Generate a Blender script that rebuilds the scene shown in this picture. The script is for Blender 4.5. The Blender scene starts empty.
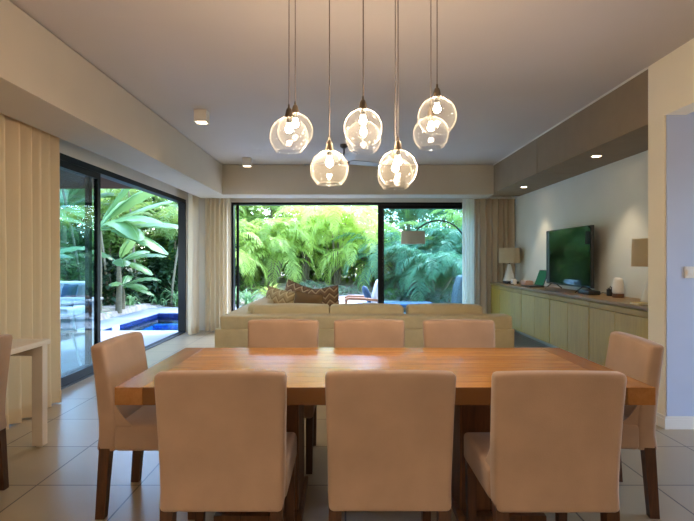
import bpy, math, random
from mathutils import Vector, Matrix
random.seed(7)
C = bpy.context.scene.collection
PI = math.pi
ORG = {}

# ------------------------------------------------------------------ materials
def new_mat(name):
    m = bpy.data.materials.new(name); m.use_nodes = True
    nt = m.node_tree; nt.nodes.clear()
    out = nt.nodes.new('ShaderNodeOutputMaterial')
    return m, nt, out

def N(nt, t, **kw):
    n = nt.nodes.new(t)
    for k, v in kw.items():
        if k in n.inputs: n.inputs[k].default_value = v
        else: setattr(n, k, v)
    return n

def rgba(c): return (c[0], c[1], c[2], 1.0)
def hexc(r, g, b):
    f = lambda v: ((v/255+0.055)/1.055)**2.4 if v > 10 else v/255/12.92
    return (f(r), f(g), f(b))

def surf(name, col, rough=.6, metal=0, var=.0, vscale=8, bump=0, bscale=60, stretch=(1,1,1), spec=.5, sheen=0, col2=None, coat=0):
    m, nt, out = new_mat(name)
    p = N(nt, 'ShaderNodeBsdfPrincipled', Roughness=rough, Metallic=metal)
    p.inputs['Base Color'].default_value = rgba(col)
    p.inputs['Specular IOR Level'].default_value = spec
    if sheen:
        p.inputs['Sheen Weight'].default_value = sheen; p.inputs['Sheen Roughness'].default_value = .5
    if coat:
        p.inputs['Coat Weight'].default_value = coat; p.inputs['Coat Roughness'].default_value = .15
    nt.links.new(p.outputs[0], out.inputs[0])
    if var or bump or col2:
        tc = N(nt, 'ShaderNodeTexCoord'); mp = N(nt, 'ShaderNodeMapping'); mp.inputs['Scale'].default_value = stretch
        nt.links.new(tc.outputs['Object'], mp.inputs[0])
    if var or col2:
        nz = N(nt, 'ShaderNodeTexNoise', Scale=vscale, Detail=5.0)
        nt.links.new(mp.outputs[0], nz.inputs['Vector'])
        mx = N(nt, 'ShaderNodeMix', data_type='RGBA')
        rp = N(nt, 'ShaderNodeMapRange'); rp.inputs['From Min'].default_value = .3; rp.inputs['From Max'].default_value = .7
        nt.links.new(nz.outputs['Fac'], rp.inputs['Value']); nt.links.new(rp.outputs[0], mx.inputs[0])
        c2 = col2 if col2 else [c*(1+var) for c in col]
        c1 = col if col2 else [c*(1-var) for c in col]
        mx.inputs[6].default_value = rgba(c1); mx.inputs[7].default_value = rgba(c2)
        nt.links.new(mx.outputs[2], p.inputs['Base Color'])
    if bump:
        nb = N(nt, 'ShaderNodeTexNoise', Scale=bscale, Detail=3.0)
        nt.links.new(mp.outputs[0], nb.inputs['Vector'])
        b = N(nt, 'ShaderNodeBump', Strength=bump, Distance=.01)
        nt.links.new(nb.outputs['Fac'], b.inputs['Height']); nt.links.new(b.outputs[0], p.inputs['Normal'])
    return m

def wood(name, dark, light, axis='X', scale=9, rough=.35, plank=0, coat=0, spec=.5):
    m, nt, out = new_mat(name)
    p = N(nt, 'ShaderNodeBsdfPrincipled', Roughness=rough); p.inputs['Specular IOR Level'].default_value = spec
    if coat: p.inputs['Coat Weight'].default_value = coat; p.inputs['Coat Roughness'].default_value = .12
    nt.links.new(p.outputs[0], out.inputs[0])
    tc = N(nt, 'ShaderNodeTexCoord'); mp = N(nt, 'ShaderNodeMapping')
    s = {'X': (.12, 1, 1), 'Y': (1, .12, 1), 'Z': (1, 1, .12)}[axis]
    mp.inputs['Scale'].default_value = s
    nt.links.new(tc.outputs['Object'], mp.inputs[0])
    vec = mp.outputs[0]
    if plank:       # every board has its own grain and tone
        sp = N(nt, 'ShaderNodeSeparateXYZ'); nt.links.new(tc.outputs['Object'], sp.inputs[0])
        dv = N(nt, 'ShaderNodeMath', operation='DIVIDE'); dv.inputs[1].default_value = plank
        nt.links.new(sp.outputs['Y' if axis == 'X' else 'X'], dv.inputs[0])
        fl = N(nt, 'ShaderNodeMath', operation='FLOOR'); nt.links.new(dv.outputs[0], fl.inputs[0])
        wn = N(nt, 'ShaderNodeTexWhiteNoise', noise_dimensions='1D'); nt.links.new(fl.outputs[0], wn.inputs['W'])
        ad = N(nt, 'ShaderNodeVectorMath', operation='MULTIPLY_ADD')
        nt.links.new(wn.outputs['Color'], ad.inputs[0]); ad.inputs[1].default_value = (7, 7, 7)
        nt.links.new(vec, ad.inputs[2]); vec = ad.outputs[0]
    n1 = N(nt, 'ShaderNodeTexNoise', Scale=scale*2.5, Detail=6.0, Roughness=.65, Distortion=.6)
    nt.links.new(vec, n1.inputs['Vector'])
    n2 = N(nt, 'ShaderNodeTexNoise', Scale=scale*14, Detail=3.0)
    nt.links.new(vec, n2.inputs['Vector'])
    a = N(nt, 'ShaderNodeMath', operation='MULTIPLY_ADD'); a.inputs[1].default_value = .35
    nt.links.new(n2.outputs['Fac'], a.inputs[0]); nt.links.new(n1.outputs['Fac'], a.inputs[2])
    rp = N(nt, 'ShaderNodeMapRange'); rp.inputs['From Min'].default_value = .45; rp.inputs['From Max'].default_value = .9
    nt.links.new(a.outputs[0], rp.inputs['Value'])
    mx = N(nt, 'ShaderNodeMix', data_type='RGBA')
    nt.links.new(rp.outputs[0], mx.inputs[0])
    mx.inputs[6].default_value = rgba(dark); mx.inputs[7].default_value = rgba(light)
    col = mx.outputs[2]
    if plank:
        hs = N(nt, 'ShaderNodeHueSaturation')
        v = N(nt, 'ShaderNodeMapRange'); v.inputs['To Min'].default_value = .86; v.inputs['To Max'].default_value = 1.12
        nt.links.new(wn.outputs['Value'], v.inputs['Value']); nt.links.new(v.outputs[0], hs.inputs['Value'])
        nt.links.new(col, hs.inputs['Color']); col = hs.outputs[0]
        fr = N(nt, 'ShaderNodeMath', operation='FRACT'); nt.links.new(dv.outputs[0], fr.inputs[0])
        lt = N(nt, 'ShaderNodeMath', operation='LESS_THAN'); lt.inputs[1].default_value = .02
        nt.links.new(fr.outputs[0], lt.inputs[0])
        m2 = N(nt, 'ShaderNodeMix', data_type='RGBA'); m2.inputs[7].default_value = rgba([c*.45 for c in dark])
        nt.links.new(lt.outputs[0], m2.inputs[0]); nt.links.new(col, m2.inputs[6]); col = m2.outputs[2]
    nt.links.new(col, p.inputs['Base Color'])
    b = N(nt, 'ShaderNodeBump', Strength=.08, Distance=.004)
    nt.links.new(n2.outputs['Fac'], b.inputs['Height']); nt.links.new(b.outputs[0], p.inputs['Normal'])
    return m

def tiles(name, col, grout, size, off, rough=.3, mortar=.004, var=.05, spec=.5, nscale=2.5):
    m, nt, out = new_mat(name)
    p = N(nt, 'ShaderNodeBsdfPrincipled', Roughness=rough); p.inputs['Specular IOR Level'].default_value = spec
    nt.links.new(p.outputs[0], out.inputs[0])
    tc = N(nt, 'ShaderNodeTexCoord'); mp = N(nt, 'ShaderNodeMapping'); mp.inputs['Location'].default_value = (-off[0]+mortar/2, -off[1]+mortar/2, 0)
    nt.links.new(tc.outputs['Object'], mp.inputs[0])
    br = N(nt, 'ShaderNodeTexBrick', Scale=1.0)
    br.offset = 0; br.squash = 1
    br.inputs['Mortar Size'].default_value = mortar; br.inputs['Mortar Smooth'].default_value = .1
    br.inputs['Brick Width'].default_value = size; br.inputs['Row Height'].default_value = size
    br.inputs['Color1'].default_value = rgba([c*(1-var) for c in col]); br.inputs['Color2'].default_value = rgba([c*(1+var) for c in col])
    br.inputs['Mortar'].default_value = rgba(grout)
    nt.links.new(mp.outputs[0], br.inputs['Vector'])
    nz = N(nt, 'ShaderNodeTexNoise', Scale=nscale, Detail=6.0); nt.links.new(tc.outputs['Object'], nz.inputs['Vector'])
    hs = N(nt, 'ShaderNodeHueSaturation'); mr = N(nt, 'ShaderNodeMapRange')
    mr.inputs['To Min'].default_value = .88; mr.inputs['To Max'].default_value = 1.12
    nt.links.new(nz.outputs['Fac'], mr.inputs['Value']); nt.links.new(mr.outputs[0], hs.inputs['Value'])
    nt.links.new(br.outputs['Color'], hs.inputs['Color']); nt.links.new(hs.outputs[0], p.inputs['Base Color'])
    b = N(nt, 'ShaderNodeBump', Strength=.25, Distance=.003); b.invert = True
    nt.links.new(br.outputs['Fac'], b.inputs['Height']); nt.links.new(b.outputs[0], p.inputs['Normal'])
    return m

def schlick(nt, ior, boost=1.0, normal=None):
    lw = N(nt, 'ShaderNodeLayerWeight', Blend=.5)
    if normal: nt.links.new(normal, lw.inputs['Normal'])
    pw = N(nt, 'ShaderNodeMath', operation='POWER'); pw.inputs[1].default_value = 5; nt.links.new(lw.outputs['Facing'], pw.inputs[0])
    f0 = ((ior-1)/(ior+1))**2
    ma = N(nt, 'ShaderNodeMath', operation='MULTIPLY_ADD', use_clamp=True); ma.inputs[1].default_value = (1-f0)*boost; ma.inputs[2].default_value = f0*boost
    nt.links.new(pw.outputs[0], ma.inputs[0]); return ma.outputs[0]

def glassy(name, tint, ior=1.45, haze=0, hazecol=(1,1,1), boost=1.0):
    """thin clear glass: the view passes straight through, reflections by Fresnel"""
    m, nt, out = new_mat(name)
    t = N(nt, 'ShaderNodeBsdfTransparent'); t.inputs[0].default_value = rgba(tint)
    g = N(nt, 'ShaderNodeBsdfGlossy', Roughness=0.0)
    fac = schlick(nt, ior, boost)
    mx = N(nt, 'ShaderNodeMixShader'); nt.links.new(fac, mx.inputs[0])
    base = t.outputs[0]
    if haze:
        d = N(nt, 'ShaderNodeBsdfTranslucent'); d.inputs[0].default_value = rgba(hazecol)
        mh = N(nt, 'ShaderNodeMixShader'); lw = N(nt, 'ShaderNodeLayerWeight', Blend=.5)     # stronger haze stands in for the bright refracted rim
        pw = N(nt, 'ShaderNodeMath', operation='POWER'); pw.inputs[1].default_value = 4; nt.links.new(lw.outputs['Facing'], pw.inputs[0])
        ma = N(nt, 'ShaderNodeMath', operation='MULTIPLY_ADD', use_clamp=True); ma.inputs[1].default_value = haze*14; ma.inputs[2].default_value = haze
        nt.links.new(pw.outputs[0], ma.inputs[0]); nt.links.new(ma.outputs[0], mh.inputs[0])
        nt.links.new(base, mh.inputs[1]); nt.links.new(d.outputs[0], mh.inputs[2]); base = mh.outputs[0]
    nt.links.new(base, mx.inputs[1]); nt.links.new(g.outputs[0], mx.inputs[2])
    nt.links.new(mx.outputs[0], out.inputs[0])
    return m

def leafmat(name, c1, c2, trans=.45, rough=.45, scale=1.3, tcol=None):
    m, nt, out = new_mat(name)
    tc = N(nt, 'ShaderNodeTexCoord'); oi = N(nt, 'ShaderNodeObjectInfo')
    nz = N(nt, 'ShaderNodeTexNoise', Scale=scale, Detail=4.0); nt.links.new(tc.outputs['Object'], nz.inputs['Vector'])
    ad = N(nt, 'ShaderNodeMath', operation='MULTIPLY_ADD'); ad.inputs[1].default_value = .5
    nt.links.new(oi.outputs['Random'], ad.inputs[0]); nt.links.new(nz.outputs['Fac'], ad.inputs[2])
    rp = N(nt, 'ShaderNodeMapRange'); rp.inputs['From Min'].default_value = .4; rp.inputs['From Max'].default_value = 1.0
    nt.links.new(ad.outputs[0], rp.inputs['Value'])
    mx = N(nt, 'ShaderNodeMix', data_type='RGBA'); nt.links.new(rp.outputs[0], mx.inputs[0])
    mx.inputs[6].default_value = rgba(c1); mx.inputs[7].default_value = rgba(c2)
    p = N(nt, 'ShaderNodeBsdfPrincipled', Roughness=rough); p.inputs['Specular IOR Level'].default_value = .5
    nt.links.new(mx.outputs[2], p.inputs['Base Color'])
    t = N(nt, 'ShaderNodeBsdfTranslucent')
    if tcol: t.inputs[0].default_value = rgba(tcol)
    else:
        hs = N(nt, 'ShaderNodeHueSaturation', Value=1.5, Saturation=.92); hs.inputs['Hue'].default_value = .485
        nt.links.new(mx.outputs[2], hs.inputs['Color']); nt.links.new(hs.outputs[0], t.inputs[0])
    ms = N(nt, 'ShaderNodeMixShader'); ms.inputs[0].default_value = trans
    nt.links.new(p.outputs[0], ms.inputs[1]); nt.links.new(t.outputs[0], ms.inputs[2])
    nt.links.new(ms.outputs[0], out.inputs[0])
    return m

def cloth_trans(name, col, trans=.4, sheer=0):
    m, nt, out = new_mat(name)
    d = N(nt, 'ShaderNodeBsdfDiffuse', Roughness=.9); d.inputs[0].default_value = rgba(col)
    tc = N(nt, 'ShaderNodeTexCoord'); nz = N(nt, 'ShaderNodeTexNoise', Scale=400.0); nt.links.new(tc.outputs['Object'], nz.inputs['Vector'])
    b = N(nt, 'ShaderNodeBump', Strength=.15, Distance=.002); nt.links.new(nz.outputs['Fac'], b.inputs['Height']); nt.links.new(b.outputs[0], d.inputs['Normal'])
    t = N(nt, 'ShaderNodeBsdfTranslucent'); t.inputs[0].default_value = rgba(col)
    ms = N(nt, 'ShaderNodeMixShader'); ms.inputs[0].default_value = trans
    nt.links.new(d.outputs[0], ms.inputs[1]); nt.links.new(t.outputs[0], ms.inputs[2])
    o = ms.outputs[0]
    if sheer:
        tr = N(nt, 'ShaderNodeBsdfTransparent'); m2 = N(nt, 'ShaderNodeMixShader'); m2.inputs[0].default_value = sheer
        nt.links.new(o, m2.inputs[1]); nt.links.new(tr.outputs[0], m2.inputs[2]); o = m2.outputs[0]
    nt.links.new(o, out.inputs[0])
    return m

def emit(name, col, strength):
    m, nt, out = new_mat(name)
    e = N(nt, 'ShaderNodeEmission', Strength=strength); e.inputs[0].default_value = rgba(col)
    nt.links.new(e.outputs[0], out.inputs[0]); return m

def chevron(name, a, b, c):
    m, nt, out = new_mat(name)
    p = N(nt, 'ShaderNodeBsdfPrincipled', Roughness=.9); nt.links.new(p.outputs[0], out.inputs[0])
    tc = N(nt, 'ShaderNodeTexCoord'); sp = N(nt, 'ShaderNodeSeparateXYZ'); nt.links.new(tc.outputs['Object'], sp.inputs[0])
    pp = N(nt, 'ShaderNodeMath', operation='PINGPONG'); pp.inputs[1].default_value = .06; nt.links.new(sp.outputs[0], pp.inputs[0])
    ad = N(nt, 'ShaderNodeMath', operation='ADD'); nt.links.new(pp.outputs[0], ad.inputs[0]); nt.links.new(sp.outputs[2], ad.inputs[1])
    mo = N(nt, 'ShaderNodeMath', operation='MULTIPLY'); mo.inputs[1].default_value = 12; nt.links.new(ad.outputs[0], mo.inputs[0])
    fr = N(nt, 'ShaderNodeMath', operation='FRACT'); nt.links.new(mo.outputs[0], fr.inputs[0])
    cr = N(nt, 'ShaderNodeValToRGB'); cr.color_ramp.interpolation = 'CONSTANT'
    e = cr.color_ramp.elements; e[0].color = rgba(a); e[1].position = .45; e[1].color = rgba(b)
    x = e.new(.72); x.color = rgba(c)
    nt.links.new(fr.outputs[0], cr.inputs[0]); nt.links.new(cr.outputs[0], p.inputs['Base Color'])
    return m

M = {}
M['wall'] = surf('painted_plaster', hexc(214, 204, 188), .9, var=.02, vscale=3, bump=.04, bscale=150)
M['wallgrey'] = surf('grey_paint', hexc(216, 216, 206), .85, var=.02, vscale=3, bump=.03, bscale=150)
M['hall'] = surf('hall_paint', hexc(214, 214, 216), .85, var=.02, vscale=3)
M['cream'] = surf('cream_lit_paint', hexc(240, 230, 206), .85, var=.02, vscale=3)  # wall cream made brighter, window light on these faces put into the paint
M['hall_daylight_blue'] = surf('hall_daylight_tint', hexc(186, 196, 218), .85, var=.02, vscale=3)  # blue of the hallway daylight put into the paint
M['ceil'] = surf('ceiling_paint', hexc(201, 192, 185), .9, var=.02, vscale=1.5)
M['bulk'] = surf('bulkhead_paint', hexc(196, 184, 164), .85, var=.02, vscale=3)
M['soffit'] = surf('taupe_soffit', hexc(140, 122, 98), .75, var=.06, vscale=5)
M['floor'] = tiles('floor_tile', hexc(168, 150, 120), hexc(84, 72, 56), .6, (-1.19, 2.92), rough=.28, mortar=.005)
M['paving'] = tiles('stone_paving', hexc(148, 152, 156), hexc(108, 110, 110), .6, (0, 0), rough=.6, mortar=.006)
M['black'] = surf('black_aluminium', (.006, .006, .007), .4, spec=.2)
M['charcoal'] = surf('charcoal_metal', (.03, .032, .035), .45)
M['pane'] = glassy('tinted_pane', (.80, .905, .93), 1.45, boost=1.2)
M['globe'] = glassy('clear_globe', (.985, .985, .975), 1.5, haze=.015, hazecol=(1, .95, .85), boost=.4)
M['bulb'] = emit('warm_bulb', (1, .77, .54), 210)
M['lampface'] = emit('warm_lamp_face', (1, .78, .52), 14)
M['chair'] = surf('suede_upholstery', hexc(174, 145, 121), .95, var=.09, vscale=5, bump=.12, bscale=220, spec=.2, sheen=.25)
M['leg'] = wood('dark_stained_wood', hexc(58, 34, 18), hexc(98, 60, 32), 'Z', 10, .4)
M['oak'] = wood('honey_oak', hexc(166, 108, 48), hexc(212, 152, 80), 'X', 8, .27, plank=.1, spec=.55)
M['oak_end'] = wood('honey_oak_end', hexc(150, 98, 44), hexc(172, 116, 58), 'Y', 8, .27, spec=.55)
M['oak_leg'] = wood('honey_oak_shaded', hexc(86, 52, 26), hexc(128, 82, 44), 'Z', 8, .45, plank=.14)  # tabletop oak darkened, shade below the table put into the colour
M['olive'] = wood('olive_oak', hexc(160, 132, 46), hexc(184, 154, 64), 'Z', 6, .42)
M['olive_rail'] = wood('olive_oak_rail', hexc(150, 122, 46), hexc(172, 142, 60), 'Y', 6, .45)
M['walnut'] = wood('brown_oak_top', hexc(116, 90, 52), hexc(148, 118, 72), 'Y', 7, .42)
M['sofa'] = surf('olive_linen', hexc(198, 186, 150), .95, var=.06, vscale=12, bump=.2, bscale=400, spec=.15, sheen=.1)
M['curtain'] = cloth_trans('cream_curtain', hexc(232, 218, 192), .42)
M['curtain_near'] = cloth_trans('cream_lined_curtain', hexc(236, 216, 182), .15)
M['curtain_dim'] = cloth_trans('dim_corner_curtain', hexc(204, 184, 156), .2)  # browner than the cream cloth, the unlit corner put into the colour
M['sheer'] = cloth_trans('sheer_curtain', hexc(246, 240, 222), .5, .06)
M['white'] = surf('white_paint', hexc(226, 220, 210), .45)
M['desk'] = surf('cream_lacquer', hexc(222, 208, 188), .4)
M['ceramic'] = surf('white_ceramic', hexc(228, 224, 214), .25)
M['shade'] = cloth_trans('linen_shade', hexc(226, 214, 188), .45)
M['greyshade'] = cloth_trans('grey_shade', hexc(214, 204, 184), .5)
M['screen'] = surf('screen_glass', (.004, .006, .005), .02, spec=.3)
M['laptopglow'] = emit('laptop_green_glow', hexc(52, 110, 84), .35)  # even green glow put in for the reflected garden
M['plastic'] = surf('black_plastic', (.012, .012, .012), .35)
M['wplastic'] = surf('white_plastic', hexc(226, 222, 214), .4)
M['pink'] = surf('pale_card', hexc(196, 160, 140), .7)
M['brass'] = surf('aged_bronze', hexc(104, 90, 74), .45, metal=.6)
M['cord'] = surf('grey_cable', hexc(120, 108, 98), .6)
M['basewood'] = wood('speaker_wood', hexc(90, 60, 40), hexc(130, 92, 62), 'X', 9, .4)
M['book'] = surf('cream_book_cover', hexc(206, 186, 128), .6)
M['pages'] = surf('paper_pages', hexc(230, 222, 200), .8)
M['fanmetal'] = surf('fan_bronze', hexc(96, 88, 80), .4, metal=.6)
M['fanblade'] = surf('fan_blade_white', hexc(176, 176, 176), .5)
M['plank'] = wood('dark_deck_boards', hexc(66, 44, 34), hexc(104, 74, 58), 'X', 6, .7, plank=.16, spec=.05)
M['roof'] = surf('roof_render', hexc(190, 186, 178), .9)
M['sand'] = surf('sandy_mulch', hexc(150, 128, 108), .95, col2=hexc(214, 196, 178), vscale=4, bump=.8, bscale=25)
M['pooltile'] = tiles('pool_mosaic', (.06, .36, .85), (.03, .14, .5), .05, (0, 0), rough=.3, mortar=.004, var=.35)
M['navy'] = tiles('navy_waterline', (.004, .015, .07), (.02, .05, .2), .05, (0, 0), rough=.25, mortar=.003, var=.3)
def water():
    m, nt, out = new_mat('pool_water')
    t = N(nt, 'ShaderNodeBsdfTransparent'); t.inputs[0].default_value = (.78, .93, 1, 1)
    g = N(nt, 'ShaderNodeBsdfGlossy', Roughness=.02)
    tc = N(nt, 'ShaderNodeTexCoord'); nz = N(nt, 'ShaderNodeTexNoise', Scale=3.5, Detail=3.0); nt.links.new(tc.outputs['Object'], nz.inputs['Vector'])
    b = N(nt, 'ShaderNodeBump', Strength=.12, Distance=.05); nt.links.new(nz.outputs['Fac'], b.inputs['Height'])
    nt.links.new(b.outputs[0], g.inputs['Normal']); f = schlick(nt, 1.33, .7, b.outputs[0])
    mx = N(nt, 'ShaderNodeMixShader'); nt.links.new(f, mx.inputs[0])
    nt.links.new(t.outputs[0], mx.inputs[1]); nt.links.new(g.outputs[0], mx.inputs[2]); nt.links.new(mx.outputs[0], out.inputs[0])
    return m
M['water'] = water()
M['palm'] = leafmat('palm_leaf', hexc(96, 132, 44), hexc(178, 200, 92), .5)
M['palm_blue'] = leafmat('palm_leaf_cool', hexc(66, 112, 72), hexc(120, 164, 110), .4)
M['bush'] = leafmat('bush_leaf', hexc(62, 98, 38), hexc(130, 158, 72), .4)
M['bushdark'] = leafmat('dark_bush_leaf', hexc(24, 48, 22), hexc(58, 92, 44), .3)
M['lime'] = leafmat('lime_leaf', hexc(118, 150, 48), hexc(186, 200, 96), .5)
M['silver'] = leafmat('silver_leaf', hexc(92, 112, 78), hexc(132, 146, 108), .3)
M['strap'] = leafmat('strap_leaf', hexc(84, 128, 78), hexc(150, 186, 124), .4)
M['banana'] = leafmat('banana_leaf', hexc(66, 106, 58), hexc(116, 152, 84), .3, rough=.35)
M['stem'] = surf('pale_stem', hexc(124, 112, 84), .8, var=.25, vscale=12, stretch=(1, 1, 5))
M['bark'] = surf('grey_bark', hexc(112, 98, 80), .9, var=.3, vscale=14, bump=.5, bscale=30)
M['teak'] = wood('teak', hexc(120, 72, 40), hexc(164, 108, 66), 'X', 9, .5)
M['outcush'] = surf('pale_outdoor_fabric', hexc(206, 208, 210), .9, var=.03)
M['navycush'] = surf('blue_cushion', hexc(52, 78, 104), .9, var=.08, vscale=20)
M['outgrey'] = surf('grey_cover', hexc(82, 88, 88), .7, var=.05)
M['outmesh'] = surf('grey_mesh', hexc(170, 174, 174), .7)
M['outpowder'] = surf('pale_powder_coat', hexc(214, 214, 212), .5)
M['piping'] = surf('dark_piping', hexc(120, 104, 72), .9)
M['chev'] = chevron('brown_chevron', hexc(134, 104, 76), hexc(188, 164, 128), hexc(110, 84, 62))
M['chevlight'] = chevron('beige_chevron', hexc(170, 146, 104), hexc(196, 176, 132), hexc(146, 122, 84))
M['brownp'] = surf('brown_velvet', hexc(122, 96, 62), .9, var=.06)

# ------------------------------------------------------------------ mesh builder
class MB:
    def __init__(s): s.v = []; s.f = []
    def add(s, vs, fs):
        o = len(s.v); s.v += [tuple(v) for v in vs]; s.f += [tuple(i+o for i in f) for f in fs]; return s
    def box(s, x0, x1, y0, y1, z0, z1):
        vs = [(x, y, z) for z in (z0, z1) for y in (y0, y1) for x in (x0, x1)]
        return s.add(vs, [(0,2,3,1), (4,5,7,6), (0,1,5,4), (2,6,7,3), (0,4,6,2), (1,3,7,5)])
    def rbox(s, x0, x1, y0, y1, z0, z1, r=.004, n=(0, 0, 0), seg=2, fn=None):
        """rounded box with n extra cuts per axis and an optional deformation"""
        lo = (x0, y0, z0); hi = (x1, y1, z1); par = []
        for a in range(3):
            L = hi[a]-lo[a]; rr = min(r, L*.499)
            c = [lo[a]+rr*(1-math.cos(PI/2*k/seg)) for k in range(seg+1)]
            m = [lo[a]+rr+(L-2*rr)*k/(n[a]+1) for k in range(1, n[a]+1)]
            par.append(c+m+[hi[a]-(q-lo[a]) for q in reversed(c)])
        idx = {}; vs = []; fs = []
        def vid(i, j, k):
            key = (i, j, k)
            if key not in idx:
                p = [par[0][i], par[1][j], par[2][k]]
                q = [min(max(p[a], lo[a]+min(r, (hi[a]-lo[a])*.499)), hi[a]-min(r, (hi[a]-lo[a])*.499)) for a in range(3)]
                d = Vector([p[a]-q[a] for a in range(3)])
                if d.length > 1e-9: d.normalize(); p = [q[a]+d[a]*min(r, (hi[a]-lo[a])*.499) for a in range(3)]
                if fn: p = fn(*p)
                idx[key] = len(vs); vs.append(tuple(p))
            return idx[key]
        A, B, D = (len(p)-1 for p in par)
        for i in range(A):
            for j in range(B):
                fs.append((vid(i,j,0), vid(i,j+1,0), vid(i+1,j+1,0), vid(i+1,j,0)))
                fs.append((vid(i,j,D), vid(i+1,j,D), vid(i+1,j+1,D), vid(i,j+1,D)))
        for i in range(A):
            for k in range(D):
                fs.append((vid(i,0,k), vid(i+1,0,k), vid(i+1,0,k+1), vid(i,0,k+1)))
                fs.append((vid(i,B,k), vid(i,B,k+1), vid(i+1,B,k+1), vid(i+1,B,k)))
        for j in range(B):
            for k in range(D):
                fs.append((vid(0,j,k), vid(0,j,k+1), vid(0,j+1,k+1), vid(0,j+1,k)))
                fs.append((vid(A,j,k), vid(A,j+1,k), vid(A,j+1,k+1), vid(A,j,k+1)))
        return s.add(vs, fs)
    def tube(s, pts, r, n=8, cap=True):
        pts = [Vector(p) for p in pts]; rs = r if isinstance(r, (list, tuple)) else [r]*len(pts)
        vs = []; fs = []; up = Vector((0, 0, 1)); prev = None
        for i, p in enumerate(pts):
            t = (pts[min(i+1, len(pts)-1)]-pts[max(i-1, 0)]).normalized()
            if prev is None:
                a = up if abs(t.z) < .9 else Vector((1, 0, 0)); u = t.cross(a).normalized()
            else:
                u = (prev-t*prev.dot(t)); u = u.normalized() if u.length > 1e-6 else t.cross(up).normalized()
            w = t.cross(u); prev = u
            for k in range(n):
                a = 2*PI*k/n; vs.append(p+u*math.cos(a)*rs[i]+w*math.sin(a)*rs[i])
        for i in range(len(pts)-1):
            for k in range(n):
                fs.append((i*n+k, i*n+(k+1)%n, (i+1)*n+(k+1)%n, (i+1)*n+k))
        if cap: fs += [tuple(reversed(range(n))), tuple((len(pts)-1)*n+k for k in range(n))]
        return s.add(vs, fs)
    def lathe(s, prof, c=(0, 0, 0), n=24, cap0=False, cap1=False, ell=1):
        vs = []; fs = []
        for r, z in prof:
            for k in range(n):
                a = 2*PI*k/n; vs.append((c[0]+r*math.cos(a), c[1]+r*math.sin(a)*ell, c[2]+z))
        for i in range(len(prof)-1):
            for k in range(n):
                fs.append((i*n+k, i*n+(k+1)%n, (i+1)*n+(k+1)%n, (i+1)*n+k))
        if cap0: fs.append(tuple(reversed(range(n))))
        if cap1: fs.append(tuple((len(prof)-1)*n+k for k in range(n)))
        return s.add(vs, fs)
    def post(s, p0, p1, w0, w1, d0=None, d1=None):
        """square post between two points"""
        d0 = d0 or w0; d1 = d1 or w1; vs = []
        for p, w, d in ((p0, w0, d0), (p1, w1, d1)):
            vs += [(p[0]-w/2, p[1]-d/2, p[2]), (p[0]+w/2, p[1]-d/2, p[2]), (p[0]+w/2, p[1]+d/2, p[2]), (p[0]-w/2, p[1]+d/2, p[2])]
        fs = [(3,2,1,0), (4,5,6,7)]+[(k, (k+1)%4, (k+1)%4+4, k+4) for k in range(4)]
        return s.add(vs, fs)
    def build(s, name, mat, parent=None, loc=(0, 0, 0), smooth=True, sharp=40):
        me = bpy.data.meshes.new(name)
        o = bpy.data.objects.new(name, me)
        w = Vector(ORG.get(parent.name, (0, 0, 0))) if parent else Vector((0, 0, 0))
        l = Vector(loc)
        me.from_pydata([tuple(Vector(v)-w-l) for v in s.v], [], s.f)
        me.validate(); me.update()
        if smooth:
            me.shade_smooth(); me.set_sharp_from_angle(angle=math.radians(sharp))
        me.materials.append(mat if not isinstance(mat, str) else M[mat])
        C.objects.link(o); o.location = l
        if parent: o.parent = parent
        ORG[o.name] = tuple(w+l)
        return o

def tag(o, label=None, cat=None, group=None, kind=None):
    if label: o['label'] = label
    if cat: o['category'] = cat
    if group: o['group'] = group
    if kind: o['kind'] = kind
    return o
def thing(name, loc, label, cat, group=None, kind=None):
    o = bpy.data.objects.new(name, None); C.objects.link(o); o.location = loc; o.empty_display_size = .1
    ORG[o.name] = tuple(loc); tag(o, label, cat, group, kind); return o
def copy_tree(o, parent=None):
    c = o.copy(); C.objects.link(c); c.parent = parent
    for ch in o.children: copy_tree(ch, c)
    return c
def struct(name, mb, mat, label=None, cat=None, parent=None, **k):
    o = mb.build(name, mat, parent, **k)
    o['kind'] = 'structure'
    if label: o['label'] = label
    if cat: o['category'] = cat
    return o
def B(*a): return MB().box(*a)
def R(*a, **k): return MB().rbox(*a, **k)

H = 1.32                 # eye height
CEIL = 2.90
# ------------------------------------------------------------------ room shell
struct('floor', B(-2.98, 4.64, -3.7, 9.45, -.12, 0), 'floor', 'large beige square floor tiles of the dining room', 'floor')
struct('ceiling', B(-2.98, 4.64, -3.7, 9.45, CEIL, CEIL+.08), 'ceil', 'flat pale ceiling above dining and living area', 'ceiling')
# left wall: solid near part, strip over the sliding doors, corner pier
LX0, LX1 = -2.98, -2.84
wl = MB().box(LX0, LX1, -3.7, 3.1, 0, CEIL).box(LX0, LX1, 3.1, 9.0, 2.385, CEIL).box(LX0, LX1, 9.0, 9.45, 0, CEIL)
struct('wall_left', wl, 'wall', 'left wall around the tall sliding doors to the pool', 'wall')
BX0, BX1 = -2.09, 2.52
wb = MB().box(LX1, BX0, 9.25, 9.45, 0, CEIL).box(BX1, 3.24, 9.25, 9.45, 0, CEIL).box(BX0, BX1, 9.25, 9.45, 2.37, CEIL)
struct('wall_back', wb, 'wall', 'far wall around the wide garden doors', 'wall')
struct('wall_right', B(3.1, 3.24, 4.11, 9.25, 0, CEIL), 'wallgrey', 'pale grey right wall behind the television', 'wall')
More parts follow.
